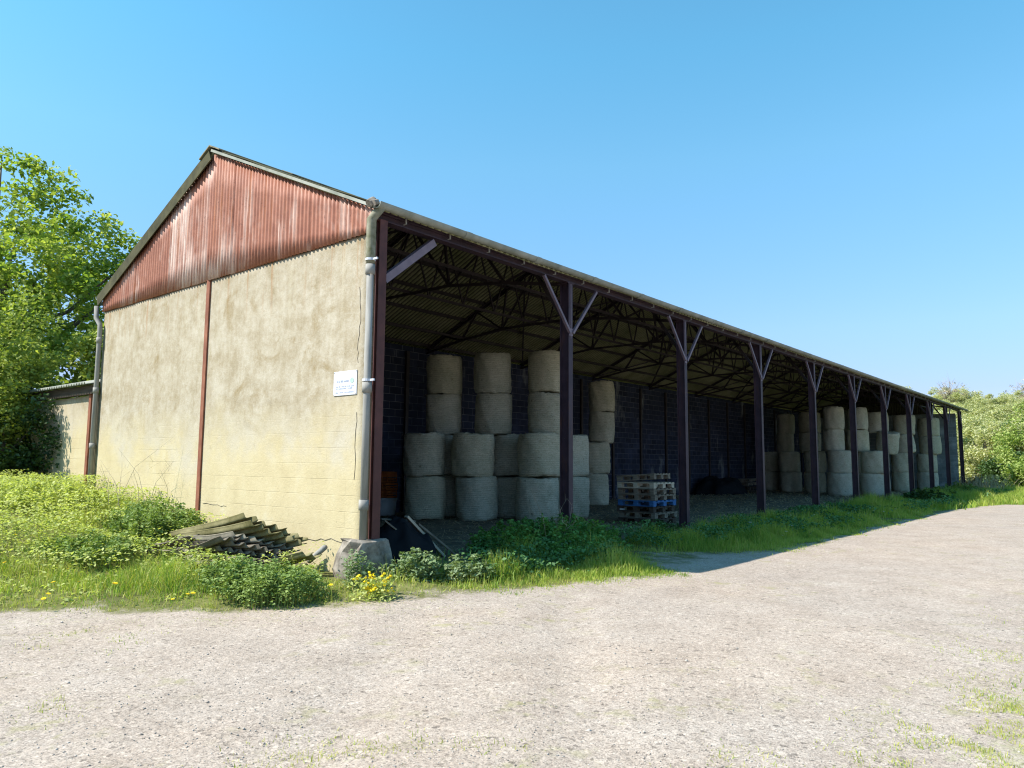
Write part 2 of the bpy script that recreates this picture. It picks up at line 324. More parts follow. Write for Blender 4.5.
M['ivy']=leafmat('ivy_leaf',[(.02,.05,.01),(.045,.10,.018),(.09,.16,.03)],.25,1.0,gloss=.035)
M['hillleaf']=leafmat('spring_leaf',[(.30,.33,.15),(.42,.44,.22),(.54,.54,.31),(.58,.56,.38)],.42,.35,True)  # spring greens, greyed and paled to put distance haze into the leaves
M['hedge']=leafmat('hedge_leaf',[(.12,.20,.04),(.27,.36,.08),(.46,.50,.17)],.38,.6)
M['reed']=leafmat('dry_reed',[(.25,.21,.11),(.42,.37,.22),(.55,.5,.35)],.2,2)
M['yellow']=simple('yellow_petal',(.75,.52,.01),(.85,.65,.02),20,.8,.1,50)
M['petal']=simple('white_petal',(.7,.7,.66),(.8,.8,.78),20,.8,.1,50)

# ------------------------------------------------------------------ ground
EDGE=np.array([(-30,-14),(-8,-8.6),(-1.21,-3.87),(.34,-2.49),(1.1,-1.25),(1.75,.6),(2.55,2.9),(2.75,3.6),(2.1,4.3),(1.3,4.9),(1.25,5.6),(1.8,6.3),(2.5,6.9),(2.85,8.2),(2.95,11),(2.8,17),(2.9,23),(3.05,29),(3.7,32),(6,33.5),(14,35),(60,37)])
POLY=np.vstack([EDGE,[(60,400),(-400,400),(-400,-14)]])
def sdist(x,y):
    """signed distance to the turf edge, positive on the turf side"""
    x=np.asarray(x,float);y=np.asarray(y,float); d=np.full(x.shape,1e9); ins=np.zeros(x.shape,bool)
    n=len(POLY)
    for i in range(n):
        a=POLY[i];b=POLY[(i+1)%n]
        if i<len(EDGE)-1:
            ab=b-a; t=np.clip(((x-a[0])*ab[0]+(y-a[1])*ab[1])/(ab@ab),0,1); d=np.minimum(d,np.hypot(x-a[0]-t*ab[0],y-a[1]-t*ab[1]))
        c=((a[1]>y)!=(b[1]>y))
        with np.errstate(divide='ignore',invalid='ignore'):
            xi=a[0]+(y-a[1])/(b[1]-a[1]+1e-12)*(b[0]-a[0])
        ins^=c&(x<xi)
    return np.where(ins,d,-d)
PATCH=[(7.6,-.4,.7,.75),(7.6,-1.5,1.0,.62),(7.4,1.1,.8,.28),(4.75,-3.95,.55,.42),(6.3,-2.6,.35,.2),(5.2,-3.3,.3,.12),(.8,-3.75,.6,.18),(2.6,-4.6,.4,.12),(6.9,-2.3,.4,.4),(8.2,3.2,1.2,.3)]
def patch(x,y):
    p=np.zeros(np.shape(x))
    for a,b,r,s in PATCH: p=np.maximum(p,s*np.exp(-((x-a)**2+(y-b)**2)/(r*r*.5)))
    return p
def gz(x,y):
    x=np.asarray(x,float);y=np.asarray(y,float); d=sdist(x,y)
    bank=.82*ss((-x-.9)/8.5)*ss(d/2.6)+.07*ss(d/.8)
    bank=np.where((y>.25)&(x>-9.4),0,bank)
    rise=-.03*ss((x+.6)/2.2)*ss(y/5)
    inside=(x>-9.2)&(x<-.15)&(y>.25)&(y<LEN+.2)
    far=np.hypot(x-8,y+6.6)
    hill=9.0*ss((y-68)/95)*(.86+.28*fbm(x*.02+3,y*.01))
    bump=.05*(fbm(x*.7,y*.7)-.5)*np.where(d>0,1.6,.55)+.035*(fbm(x*.22+5,y*.22)-.5)
    u_=(x*.80+y*.60)+.35*(fbm(x*.25+2,y*.25)-.5); trk=-.035*np.exp(-((u_-1.1)/.28)**2)-.035*np.exp(-((u_-2.7)/.28)**2)
    z=bank+rise+bump+hill+np.where(d<-.2,trk*ss((-d-.2)/.8),0)
    return np.where(inside,-.12,z)
def axis(lo,hi,fine0,fine1,step,far_n):
    a=np.arange(fine0,fine1,step); l=fine0-(np.geomspace(step,fine0-lo,far_n)); h=a[-1]+np.geomspace(step,hi-fine1,far_n)
    return np.concatenate([l[::-1],a,h])
xs=axis(-900,900,-18,14,.16,34); ys=axis(-500,1400,-9,50,.2,60)
X,Y=np.meshgrid(xs,ys); Z=gz(X,Y)
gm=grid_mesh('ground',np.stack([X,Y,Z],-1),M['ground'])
ga=np.clip(np.maximum(ss((sdist(X,Y)+.6)/1.25),.62*ss((2.75-X)/.9)*ss((X-.2)/.6)*ss((Y-3.9)/.8)*ss((8.4-Y)/1.2)),0,1).astype(np.float32).ravel()  # soil mixed into the entrance gravel, partly to deepen the shade there
at=gm.attributes.new('turf','FLOAT','POINT'); at.data.foreach_set('value',np.clip(patch(X,Y)+.42*np.clip(1-np.abs(sdist(X,Y)+.5)/1.3,0,1)*(Y<4),0,1).astype(np.float32).ravel())
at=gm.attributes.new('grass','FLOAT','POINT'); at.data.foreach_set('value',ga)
tag(link('ground',gm),kind='structure')
# barn floor: one trodden sheet with a soft edge at the front
fx=np.linspace(-W+.05,.12,60); fy=np.linspace(.22,LEN-.12,260); FX,FY=np.meshgrid(fx,fy)
FZ=FLOOR+.05*(fbm(FX*1.3,FY*1.3)-.5)-.09*ss((FX+.6)/.7)
tag(link('barn_floor',grid_mesh('barn_floor',np.stack([FX,FY,FZ],-1),M['floor'])),kind='structure')

# ------------------------------------------------------------------ barn
barn=empty('hay_barn',(0,0,0))
tag(barn,'long open-fronted hay barn with rust-red corrugated gable over a stained cream end wall','barn')
# gable wall (front), slightly uneven render
gx=np.linspace(-W,-.16,90); gzv=np.linspace(-.35,SEAM-.01,60)
def wall_panel(name,x0,x1,mat):
    gx=np.linspace(x0,x1,50); A,B=np.meshgrid(gx,gzv); D=.012*(fbm(A*1.1,B*1.1)-.5)
    front=np.stack([A,-.02+D,B],-1); me=grid_mesh(name,front,mat)
    o=link(name,me,barn); s=o.modifiers.new('thick','SOLIDIFY'); s.thickness=.2; s.offset=-1
    return o
gw=wall_panel('gable_wall',-W,-.05,M['render'])
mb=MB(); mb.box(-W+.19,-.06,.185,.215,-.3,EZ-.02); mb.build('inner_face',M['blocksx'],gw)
mb=MB(); mb.box(XR-.055,XR+.055,-.05,-.012,-.1,SEAM-.02); mb.build('wall_stanchion',M['rust'],gw)
# cracks and a chipped base course
for pts in ([(-1.75,.50),(-1.2,.47),(-.75,.50),(-.3,.49)],[(-.25,4.1),(-.22,3.6),(-.27,3.2),(-.24,2.9)],[(-.26,2.3),(-.25,1.8),(-.28,1.2)],[(-4.4,.86),(-3.9,.84),(-3.5,.85)]):
    mb=MB(); mb.tube([(a+(c-a)*t+random.uniform(-.02,.02),-.024,b+(d-b)*t+random.uniform(-.02,.02)) for (a,b),(c,d) in zip(pts,pts[1:]) for t in (0,.25,.5,.75)],.0035,4); mb.build('crack',M['truss'],gw)
# corrugated gable cladding
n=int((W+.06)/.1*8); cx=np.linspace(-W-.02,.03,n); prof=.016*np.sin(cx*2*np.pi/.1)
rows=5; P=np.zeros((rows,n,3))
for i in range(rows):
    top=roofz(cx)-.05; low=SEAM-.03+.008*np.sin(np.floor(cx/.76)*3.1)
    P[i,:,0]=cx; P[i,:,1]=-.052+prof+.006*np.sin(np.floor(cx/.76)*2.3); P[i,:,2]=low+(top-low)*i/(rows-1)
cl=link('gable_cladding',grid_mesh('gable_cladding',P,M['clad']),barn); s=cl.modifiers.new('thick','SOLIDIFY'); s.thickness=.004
mb=MB(); mb.box(-W,-.05,-.030,.02,SEAM-.02,SEAM+.07); mb.build('seam_rail',M['truss'],cl)
# roof slopes: sheets with real corrugation along the eaves
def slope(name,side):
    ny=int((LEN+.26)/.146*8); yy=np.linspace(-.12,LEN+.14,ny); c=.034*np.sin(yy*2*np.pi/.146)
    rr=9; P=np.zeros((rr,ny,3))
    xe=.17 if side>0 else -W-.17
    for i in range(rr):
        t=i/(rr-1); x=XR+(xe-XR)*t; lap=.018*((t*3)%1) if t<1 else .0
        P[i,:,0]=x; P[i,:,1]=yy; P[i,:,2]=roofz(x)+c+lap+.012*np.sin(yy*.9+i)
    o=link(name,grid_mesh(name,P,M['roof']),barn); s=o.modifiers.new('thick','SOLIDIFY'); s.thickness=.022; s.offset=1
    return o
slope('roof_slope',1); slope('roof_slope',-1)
mb=MB()   # ridge cap in short overlapping lengths
for k in range(31):
    y0=-.17+k*1.525; y1=y0+1.62; u=.012*(k%2)
    for sg in (1,-1):
        for (r0,r1) in ((0,.18),(.18,.36)):
            a=XR+sg*r0; b=XR+sg*r1; z0=roofz(a)+.06+u; z1=roofz(b)+.055+u
            mb.add([(a,y0,z0),(b,y0,z1),(b,y1,z1),(a,y1,z0),(a,y0,z0+.025),(b,y0,z1+.025),(b,y1,z1+.025),(a,y1,z0+.025)],[(0,1,2,3),(7,6,5,4),(0,4,5,1),(1,5,6,2),(2,6,7,3),(3,7,4,0)])
mb.build('ridge_cap',M['ridge'],barn)
# pale verge flashing on the front-facing edges of the roof
for sg,nm in ((1,'roofing'),(-1,'roofing')):
    xe=.15 if sg>0 else -W-.15
    mb=MB(); mb.bar((XR+.02*sg,-.132,roofz(XR)-(.015 if sg>0 else .085)),(xe,-.132,roofz(xe)-(.015 if sg>0 else .085)),.02,.045 if sg>0 else .23,(0,0,1)); mb.build('verge_board',M['verge'] if sg<0 else M['gutter'],barn)
# moss cushions along the eaves
mb=MB()
for i in range(260):
    yy=random.uniform(-.2,LEN) if i>90 else random.uniform(0,9); r=random.uniform(.015,.05); x=random.uniform(.06,.17); z=roofz(x)+.05
    mb.add([(x+r*a,yy+r*1.6*b,z+r*c) for a,b,c in ((1,0,0),(0,1,0),(-1,0,0),(0,-1,0),(0,0,.9))],[(0,1,4),(1,2,4),(2,3,4),(3,0,4)])
tag(mb.build('roof_moss',M['mossy'],barn),kind='stuff')
# posts
def ibeam(mb,x0,x1,y,fw,z0,z1,t=.018):
    mb.box(x0,x0+t,y-fw/2,y+fw/2,z0,z1); mb.box(x1-t,x1,y-fw/2,y+fw/2,z0,z1); mb.box(x0+t-.001,x1-t+.001,y-.006,y+.006,z0,z1)
def post(y,corner=False):
    mb=MB(); ibeam(mb,.015 if corner else -.15,.10 if corner else .06,y,.135,.40 if corner else -.2,EZ-.13)
    mb.box(-.2,.07,y-.1,y+.1,EZ-.155,EZ-.132)
    o=mb.build('post',M['redsteel'] if corner else M['steel'],barn,bevel=.004)
    for sg in (-1,1):
        if (corner and sg<0) or (y>LEN-.5 and sg>0): continue
        b=MB()
        if corner: b.angle((.0,y+.08,4.18),(.0,y+1.05,EZ-.2),.11,.014,(1,0,0))
        else: b.angle((.07,y+sg*.04,4.05),(.07,y+sg*.86,EZ-.16),.048,.010,(1,0,0))
        b.build('brace',M['brace'],o)
    if not corner:
        b=MB(); b.box(.061,.067,y-.010,y+.010,3.95,EZ-.16); b.box(.061,.069,y-.06,y+.06,4.0,4.14); b.build('gusset',M['brace'],o)
    return o
for k in range(NB+1): post(.09 if k==0 else (LEN-.05 if k==NB else k*BAY),k==0)
# eaves beam and gutter
mb=MB(); mb.box(-.10,.0,.0,LEN,EZ-.13,EZ+.03); mb.box(.001,.085,.0,LEN,EZ-.005,EZ+.045); mb.box(-.04,.05,.0,LEN,EZ-.128,EZ-.112); mb.box(-.04,.05,.0,LEN,EZ-.03,EZ-.012)  # outer strip is added to keep the gap under the roof edge dark
mb.build('eaves_beam',M['steel'],barn)
mb=MB(); gr=.078; gcx,gcz=.20,EZ+.045
def gut(mb,y0,y1,r,t=.008):
    A=[math.pi+math.pi*i/12 for i in range(13)]
    vs=[];fs=[]
    for y in (y0,y1):
        for a in A: vs.append((gcx+r*math.cos(a),y,gcz+r*math.sin(a)))
        for a in A[::-1]: vs.append((gcx+(r-t)*math.cos(a),y,gcz+(r-t)*math.sin(a)))
    for i in range(26): fs.append((i,(i+1)%26,26+(i+1)%26,26+i))
    fs.append(tuple(range(26))[::-1]); fs.append(tuple(range(26,52)))
    mb.add(vs,fs)
y=-.13; k=0
while y<LEN+.05:
    gut(mb,y,min(y+1.8,LEN+.12),gr); gut(mb,y+1.74,min(y+1.87,LEN+.13),gr+.012); y+=1.8
gutter=mb.build('gutter',M['gutter'],barn)
mb=MB(); mb.box(.092,.112,-.009,.009,EZ-.085,EZ+.0); mb.box(.05,.112,-.009,.009,EZ-.095,EZ-.085)
br0=mb.build('gutter_bracket',M['galv'],gutter); br0.location=(0,.5,0)
for i in range(1,52):
    b=br0.copy(); COL.objects.link(b); b.parent=gutter; b.location=(0,.5+i*.92,0)
# front downpipe
px,py=.035,-.085
mb=MB(); mb.tube([(px,py,.52),(px,py,4.35)],.050,14)
for z in (1.02,2.62,4.28): mb.tube([(px,py,z-.07),(px,py,z+.07)],.068,14)
dp=mb.build('downpipe',M['galv'],barn,True)
mb=MB(); mb.tube([(px,py,4.36),(px,py,4.5),(px,py,5.0),(px+.05,py+.03,5.08),(.19,py+.06,5.17)],[.06,.068,.07,.066,.06],14); mb.build('swan_neck',M['mossy'],dp,True)
for z in (2.72,4.42):
    mb=MB(); mb.box(px-.08,px+.15,py-.012,py+.012,z-.014,z+.014); mb.tube([(px,py,z-.016),(px,py,z+.016)],.072,14); mb.build('pipe_clip',M['board'],dp)
mb=MB(); mb.tube([(.10,-.10,EZ+.1),(.09,-.19,EZ+.03)],.06,9); mb.tube([(.17,-.10,EZ+.06),(.17,-.17,EZ+.03)],.045,8); mb.build('broken_gutter_end',M['concrete'],gutter)
# rear downpipe with offset at the far gable corner
mb=MB(); rx=-W+.03
mb.tube([(rx-.23,-.12,4.98),(rx-.22,-.12,4.72),(rx-.04,-.10,4.55),(rx-.02,-.10,4.4),(rx-.02,-.10,.3)],.05,12)
for z in (4.2,3.1,1.9): mb.tube([(rx-.02,-.10,z-.06),(rx-.02,-.10,z+.06)],.062,12)
mb.build('downpipe',M['galv'],barn,True)
mb=MB(); gcx=-W-.2; gut(mb,-.13,LEN+.1,gr); mb.build('gutter',M['gutter'],barn); gcx=.20
# corner footing of rough concrete
F=MB(); vs=[]
ring=[(-.36,-.20),(-.22,-.25),(.0,-.24),(.15,-.21),(.19,.05),(.17,.32),(-.2,.32),(-.36,.1)]
for z,s in ((-.25,1.12),(.15,1.08),(.38,1.0),(.52,.93),(.555,.80)):
    for x,y in ring: vs.append((-.1+(x+.1)*s+random.uniform(-.03,.03),y*s+random.uniform(-.045,.045),z+random.uniform(-.025,.025)))
nr=len(ring); fs=[]
for i in range(4):
    for k in range(nr): q=(k+1)%nr; fs.append((i*nr+k,i*nr+q,(i+1)*nr+q,(i+1)*nr+k))
fs.append(tuple(4*nr+k for k in range(nr))); F.add(vs,fs); F.build('footing',M['concrete'],barn,bevel=.008)
# rear wall, far wall
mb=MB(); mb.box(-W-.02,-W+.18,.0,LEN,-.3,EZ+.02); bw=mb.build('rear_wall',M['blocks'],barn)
yy=1.6
while yy<LEN:
    mb=MB(); mb.box(-W+.181,-W+.26,yy-.06,yy+.06,0,EZ-.15); mb.build('wall_stanchion',M['truss'],bw); yy+=BAY/2
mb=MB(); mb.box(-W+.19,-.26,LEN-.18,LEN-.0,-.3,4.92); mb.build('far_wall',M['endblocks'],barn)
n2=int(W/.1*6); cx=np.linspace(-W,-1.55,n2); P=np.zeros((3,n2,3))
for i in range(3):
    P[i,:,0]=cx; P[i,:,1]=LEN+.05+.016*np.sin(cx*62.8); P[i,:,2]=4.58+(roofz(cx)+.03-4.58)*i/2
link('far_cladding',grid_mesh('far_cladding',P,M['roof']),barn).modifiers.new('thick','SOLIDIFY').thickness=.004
# trusses
def truss(y,mat):
    mb=MB(); e=EZ-.14; X=lambda t: -.06-(W-.12)*t
    top=lambda t:(X(t),y,roofz(X(t))-.16)
    for s0,s1 in ((0,.5),(1,.5)): mb.angle(top(s0),top(s1),.09,.012)
    ch=[(.0,e),(.18,5.30),(.36,5.48),(.64,5.48),(.82,5.30),(1,e)]
    C=[(X(t),y,z) for t,z in ch]
    for a,b in zip(C,C[1:]): mb.angle(a,b,.065,.010)
    webs=[(top(.10),C[1]),(C[1],top(.25)),(top(.25),C[2]),(C[2],top(.38)),(C[2],top(.5)),(C[3],top(.5)),(C[3],top(.62)),(top(.75),C[3]),(C[4],top(.75)),(top(.90),C[4])]
    for a,b in webs: mb.angle(a,b,.05,.009)
    for s in (1,):   # knee to the post
        x0=-.06 if s>0 else -W+.2; mb.angle((x0,y,4.2),(x0-s*.85,y,roofz(x0-s*.85)-.2),.065,.011)
    mb.build('truss',mat,barn)
for k in range(1,NB): truss(k*BAY+.1,M['truss'])
# purlins, and the braced lattice under the ridge
for side in (1,-1):
    for t in (.06,.24,.43,.62,.80,.95):
        x=XR+side*(abs(XR)-.02)*t*.995; mb=MB(); mb.bar((x,.05,roofz(x)-.075),(x,LEN-.05,roofz(x)-.075),.05,.09); mb.build('purlin',M['truss'],barn)
mb=MB()
for x,z in ((XR,5.52),(-W*.2,5.36),(-W*.8,5.36)):
    mb.bar((x,.2,z),(x,LEN-.2,z),.05,.06)
for k in range(NB):
    y0=k*BAY+.1; 
    for x,z in ((XR,5.52),):
        for j in range(4):
            ya=y0+BAY*j/4; yb=y0+BAY*(j+.5)/4; yc=y0+BAY*(j+1)/4
            mb.bar((x,ya,roofz(x)-.18),(x,yb,z),.035); mb.bar((x,yb,z),(x,yc,roofz(x)-.18),.035)
    if k%2==0:
        for s in (1,-1):
            xa=-.2 if s>0 else -W+.25; mb.bar((xa,y0,roofz(xa)-.17),(XR,y0+BAY,RZ-.2),.05); mb.bar((xa,y0+BAY,roofz(xa)-.17),(XR+s*.4,y0,RZ-.35),.05)
mb.build('roof_bracing',M['truss'],barn)

# sign on the gable wall: white board, faded illegible lines
sg=empty('wall_sign',(-.52,-.016,2.72)); tag(sg,'small white notice board with faded lines fixed to the cream wall beside the downpipe','sign')
mb=MB(); mb.box(-.265,.265,-.018,-.010,-.175,.175); mb.build('sign_board',M['board'],sg,bevel=.003)
mb=MB(); random.seed(3)
def scribble(x0,x1,z,h):
    x=x0
    while x<x1:
        w=random.uniform(.006,.02); mb.box(x,x+w,-.021,-.0185,z,z+h*random.uniform(.6,1)); x+=w+random.choice((.006,.006,.02))
scribble(-.19,.08,.015,.03); scribble(-.2,.2,-.055,.02); scribble(-.2,.18,-.085,.02); scribble(-.21,.2,-.14,.018); mb.build('lettering',M['ink'],sg)
mb=MB(); mb.tube([(.16,-.0186,.03),(.16,-.0215,.03)],.04,14); mb.build('emblem',M['inkgreen'],sg)
mb=MB()
for a in (-.25,.25):
    for b in (-.16,.16): mb.tube([(a,-.0185,b),(a,-.024,b)],.006,6)
mb.build('screw',M['galv'],sg)

# lean-to at the far corner of the gable
ob=empty('lean_to_shed',(-11.2,0,.5)); tag(ob,'low cream lean-to shed joined to the left corner of the barn, grey sheet roof','shed')
ox,oz=-11.2,.5
mb=MB(); mb.box(-13.2-ox,-9.22-ox,.0,.2,-.6,3.02-oz); mb.box(-13.2-ox,-13.0-ox,.2,4.6,-.6,3.0-oz); mb.build('wall',M['render'],ob)
mb=MB(); mb.box(-9.56-ox,-9.44-ox,-.06,-.002,-.4,3.05-oz); mb.build('post',M['rust'],ob)
mb=MB(); mb.box(-13.35-ox,-9.2-ox,-.12,-.02,3.04-oz,3.24-oz); mb.build('fascia',M['wooddark'],ob)
xx=np.linspace(-13.5-ox,-9.18-ox,230); P=np.zeros((4,230,3))
for i in range(4): P[i,:,0]=xx; P[i,:,1]=-.28+1.7*i; P[i,:,2]=3.27-oz+.027*np.sin(xx*43)+.46*1.7/1.7*i*.9
o=link('roof',grid_mesh('roof',P,M['gutter']),ob); o.modifiers.new('thick','SOLIDIFY').thickness=.02

# ------------------------------------------------------------------ hay bales
def bale_mesh(seed,d=1.2,h=1.14):
    r=np.random.default_rng(seed); nt,nz=48,15; th=np.linspace(0,2*np.pi,nt,endpoint=False); V=[];Fc=[]
    prof=[(.0,.0)]+[]
    zs=np.concatenate([[0,.0],np.linspace(.02,1-.02,nz-4),[1,1]]); 
    ph=r.random(6)*6.28
    for i,t in enumerate(zs):
        rad=d/2*(1-.03*abs(2*t-1)**3-.04*abs(2*t-1)**12)
        if i in (0,nz-1): rad*=.55
        if i in (1,nz-2): rad*=.955
        for k,a in enumerate(th):
            n_=.012*np.sin(3*a+ph[0])+.010*np.sin(5*a+ph[1]+4*t)+.008*np.sin(9*a+ph[2]+9*t)+.006*r.normal()
            zz=t*h+(.018*np.sin(2*a+ph[3])+.012*r.normal()*(i in (0,1,nz-1,nz-2)))
            V.append(((rad+n_)*np.cos(a),(rad+n_)*np.sin(a),zz))
    for i in range(nz-1):
        for k in range(nt): q=(k+1)%nt; Fc.append((i*nt+k,i*nt+q,(i+1)*nt+q,(i+1)*nt+k))
    me=bpy.data.meshes.new('round_bale'); me.from_pydata(V,[],Fc+[tuple(range(nt))[::-1],tuple((nz-1)*nt+k for k in range(nt))])
    me.materials.append(M['bale']); me.polygons.foreach_set('use_smooth',[True]*len(me.polygons)); me.update(); return me
BM=[bale_mesh(s,1.11+.015*s) for s in range(5)]
BH=1.14
def wisps(o,n,seed):
    r=np.random.default_rng(seed); V=[];Fc=[]
    for i in range(n):
        a=r.random()*6.28; z=r.choice([.02,BH-.02,r.random()*BH]); rr=.61
        p=np.array([rr*np.cos(a),rr*np.sin(a),z]); d=np.array([np.cos(a+r.normal()),np.sin(a+r.normal()),r.normal()*.6]); d/=np.linalg.norm(d); L=r.uniform(.04,.14)
        s=np.cross(d,[0,0,1.])*.004; b=len(V); V+= [p-s,p+s,p+d*L]; Fc.append((b,b+1,b+2))
    me=bpy.data.meshes.new('loose_straw'); me.from_pydata([tuple(v) for v in V],[],Fc); me.materials.append(M['straw']); return me
WM=[wisps(None,90,s) for s in range(3)]
bi=0
def bale(x,y,lev,label,tilt=(0,0),wd=1.0,dz=0):
    global bi
    o=link('round_bale',BM[bi%5]); o.location=(x,y,FLOOR+lev*(BH+.006)+dz); o.rotation_euler=(R(tilt[0]),R(tilt[1]),random.uniform(0,6.28)); bi+=1; o.scale=(wd,wd,random.uniform(.975,1.0))
    tag(o,label,'hay bale','round hay bales stored on end in the barn')
    w=link('loose_straw',WM[bi%3],o)
    return o
def column(x,y,levs,desc,jit=.05,tilts=None,wd=1.0):
    zs=.965 if y>20 else 1.0
    nm={0:'bottom-layer',1:'second-layer',2:'third-layer',3:'top-layer'}
    for l in levs:
        word=nm[l] if l<3 or 3 in levs else nm[l]
        if l==max(levs) and l<3: word='upper'
        t=(tilts or {}).get(l,(random.uniform(-1,1),random.uniform(-1,1)))
        bale(x+random.uniform(-jit,jit),y+random.uniform(-jit,jit),l*zs,f'{word} bale {desc}',t,wd)
column(-6.62,7.35,(0,1),'in the short leftmost front stack')
column(-7.05,8.46,(2,3),'of the raised pair over the leftmost stack',wd=.88)
column(-6.95,8.55,(0,1),'behind and under the leftmost raised pair')
column(-5.42,8.05,(0,1),'in the front stack second from the left')
column(-5.68,9.10,(2,3),'of the raised pair over the second stack',wd=.9)
column(-5.35,9.5,(0,1),'in the gap right of the second front stack')
column(-4.0,8.95,(0,1),'in the front stack beside the first inner post')
column(-4.23,9.7,(2,3),'of the raised pair left of the first inner post',wd=.93)
column(-4.05,10.45,(0,1),'seen past the right edge of the first inner post')
column(-7.1,16.3,(0,1),'in the lone tower left of the pallets')
column(-7.12,16.9,(2,3),'leaning on top of the lone tower left of the pallets',wd=.86,tilts={2:(0,2),3:(1,3)})
# far group, left to right
column(-8.35,36.9,(0,1),'in the dim stack against the rear wall, right of the third inner post')
column(-6.72,35.6,(0,1),'in the front stack between third and fourth inner posts')
column(-7.3,36.9,(2,3),'of the narrow raised pair between third and fourth inner posts',wd=.85)
column(-7.2,36.95,(0,1),'under the narrow raised pair between third and fourth inner posts')
column(-5.2,35.1,(0,1),'in the stack behind the fourth inner post')
column(-5.7,36.2,(2,3),'in shade up left of the fourth inner post')
column(-3.15,32.6,(0,1),'in the broad stack between fourth and fifth inner posts')
column(-3.5,32.9,(2,3),'topping the broad stack between fourth and fifth inner posts',wd=.88)
column(-3.0,35.3,(2,3),'peeping out left of the fifth inner post')
column(-3.0,35.3,(0,1),'hidden low behind the broad stack by the fifth inner post')
column(-1.95,33.9,(0,1),'in the wide stack right of the fifth inner post')
column(-2.7,34.3,(2,3),'leaning above the wide stack right of the fifth inner post',tilts={2:(0,0),3:(0,6)},wd=.86)
column(-2.1,37.6,(2,),'tipped sideways behind the sixth inner post',tilts={2:(4,10)})
column(-2.7,38.0,(0,1),'low down behind the sixth inner post')
column(-2.7,38.0,(3,),'set up high behind the sixth inner post')
column(-2.2,41.2,(0,1),'in the stack left of the seventh inner post')
column(-2.0,41.4,(2,3),'on the high stack left of the seventh inner post',tilts={2:(0,8),3:(0,-2)})
column(-1.5,44.8,(0,1),'in the last stack near the pale far wall')
column(-1.35,44.9,(2,3),'on top of the last stack near the pale far wall',wd=1.06)

# ------------------------------------------------------------------ pallets
def make_pallet(wm):
    p=empty('pallet')
    mb=MB()
    for i in range(6): y=-.5+i*.185; mb.box(-.52,.52,y,y+.10+random.uniform(-.01,.01),.122,.144)
    for x in (-.52,-.06,.40): mb.box(x,x+.12,-.5,.525,.1,.1215)
    mb.build('top_deck',wm,p)
    b=MB(); b.box(-.06,.06,-.065,.065,.0,.079); b0=b.build('block',wm,p)
    first=True
    for x in (-.46,0,.46):
        for y in (-.43,.01,.45):
            if first: o=b0; first=False
            else: o=b0.copy(); COL.objects.link(o); o.parent=p
            o.location=(x,y,.021)
    mb=MB()
    for y in (-.5,-.05,.4): mb.box(-.52,.52,y,y+.12,.0,.0205)
    mb.build('bottom_deck',wm,p)
    return p
GP='pallets stacked just inside the barn'
stack=[('wooddark','dark weathered pallet at the very bottom of the tall stack, half behind weeds',0,0,2),('wood','grey pallet second from bottom of the tall stack',.03,.02,-1),
 ('wooddark','dark pallet with a printed block under the blue pallet',-.03,.0,1),('woodblue','bright blue painted pallet in the middle of the stack',.02,-.02,-1.5),
 ('wood','grey pallet lying directly on the blue pallet',.01,.01,1),('wood','grey pallet two above the blue pallet',.0,.02,-1),('woodpale','bleached pallet second from the top of the tall stack',-.02,.0,1.5)]
for i,(wm,lb,dx,dy,rz) in enumerate(stack):
    p=make_pallet(M[wm]); p.location=(-1.6+dx,10.45+dy,FLOOR-.0+i*.149); p.rotation_euler=(0,0,R(rz)); tag(p,lb,'pallet',GP)
    p.scale=(1.0,1.12,1.0)
    if i==2:
        b=MB(); b.box(-.44,-.30,-.498,-.4965,.035,.07); b.build('print_mark',M['white'],p)
p=make_pallet(M['wood']); p.location=(-1.65,10.4,FLOOR+7*.149+.045); p.rotation_euler=(R(0),R(-4),R(5)); tag(p,'loose grey pallet lying tilted on top of the stack','pallet',GP)
for i,(x,y,rz,wm,lb) in enumerate([(-8.0,32.2,6,'wooddark','dark pallet at the bottom of the low heap by the rear wall'),(-8.0,32.2,2,'wooddark','dark pallet second in the low heap by the rear wall'),(-8.05,32.25,-3,'wood','pale-edged pallet third in the low heap by the rear wall'),(-7.95,32.2,5,'wood','pale-edged pallet on top of the low heap by the rear wall')]):
    p=make_pallet(M[wm]); p.location=(x,y,FLOOR+i*.2); p.rotation_euler=(R(random.uniform(-3,3)),R(random.uniform(-3,3)),R(rz)); tag(p,lb,'pallet','low heap of pallets by the rear wall')
# sheet of black plastic over a heap (rear) and another at the corner
def draped(name,pts,rad,hh,mat,label,seed,cat):
    r=np.random.default_rng(seed); n=44; u=np.linspace(-1,1,n); U,V=np.meshgrid(u,u); d=np.hypot(U,V); 
    Zz=hh*np.clip(1-d**2.2,0,1)**.6*(.62+.75*fbm(U*2.2+seed,V*2.2))+.06*fbm(U*7+seed,V*7)
    o=link(name,grid_mesh(name,np.stack([U*rad[0]*(1+.12*np.sin(5*np.arctan2(V,U))),V*rad[1],Zz-.05],-1),mat)); o.location=pts[0]; o.rotation_euler=(0,0,R(pts[1]))
    o.modifiers.new('thick','SOLIDIFY').thickness=.006
    return tag(o,label,cat)
draped('plastic_sheet',((-8.0,29.3,FLOOR),80),(1.7,.95),.95,M['plastic'],'black plastic sheet over a low heap along the dark rear wall','xx' and 4,'plastic sheet')
draped('plastic_sheet',((-.80,1.25,.06),75),(.72,.5),.62,M['plastic'],'crumpled black plastic sheet slumped behind the corner footing','xx' and 9,'plastic sheet')
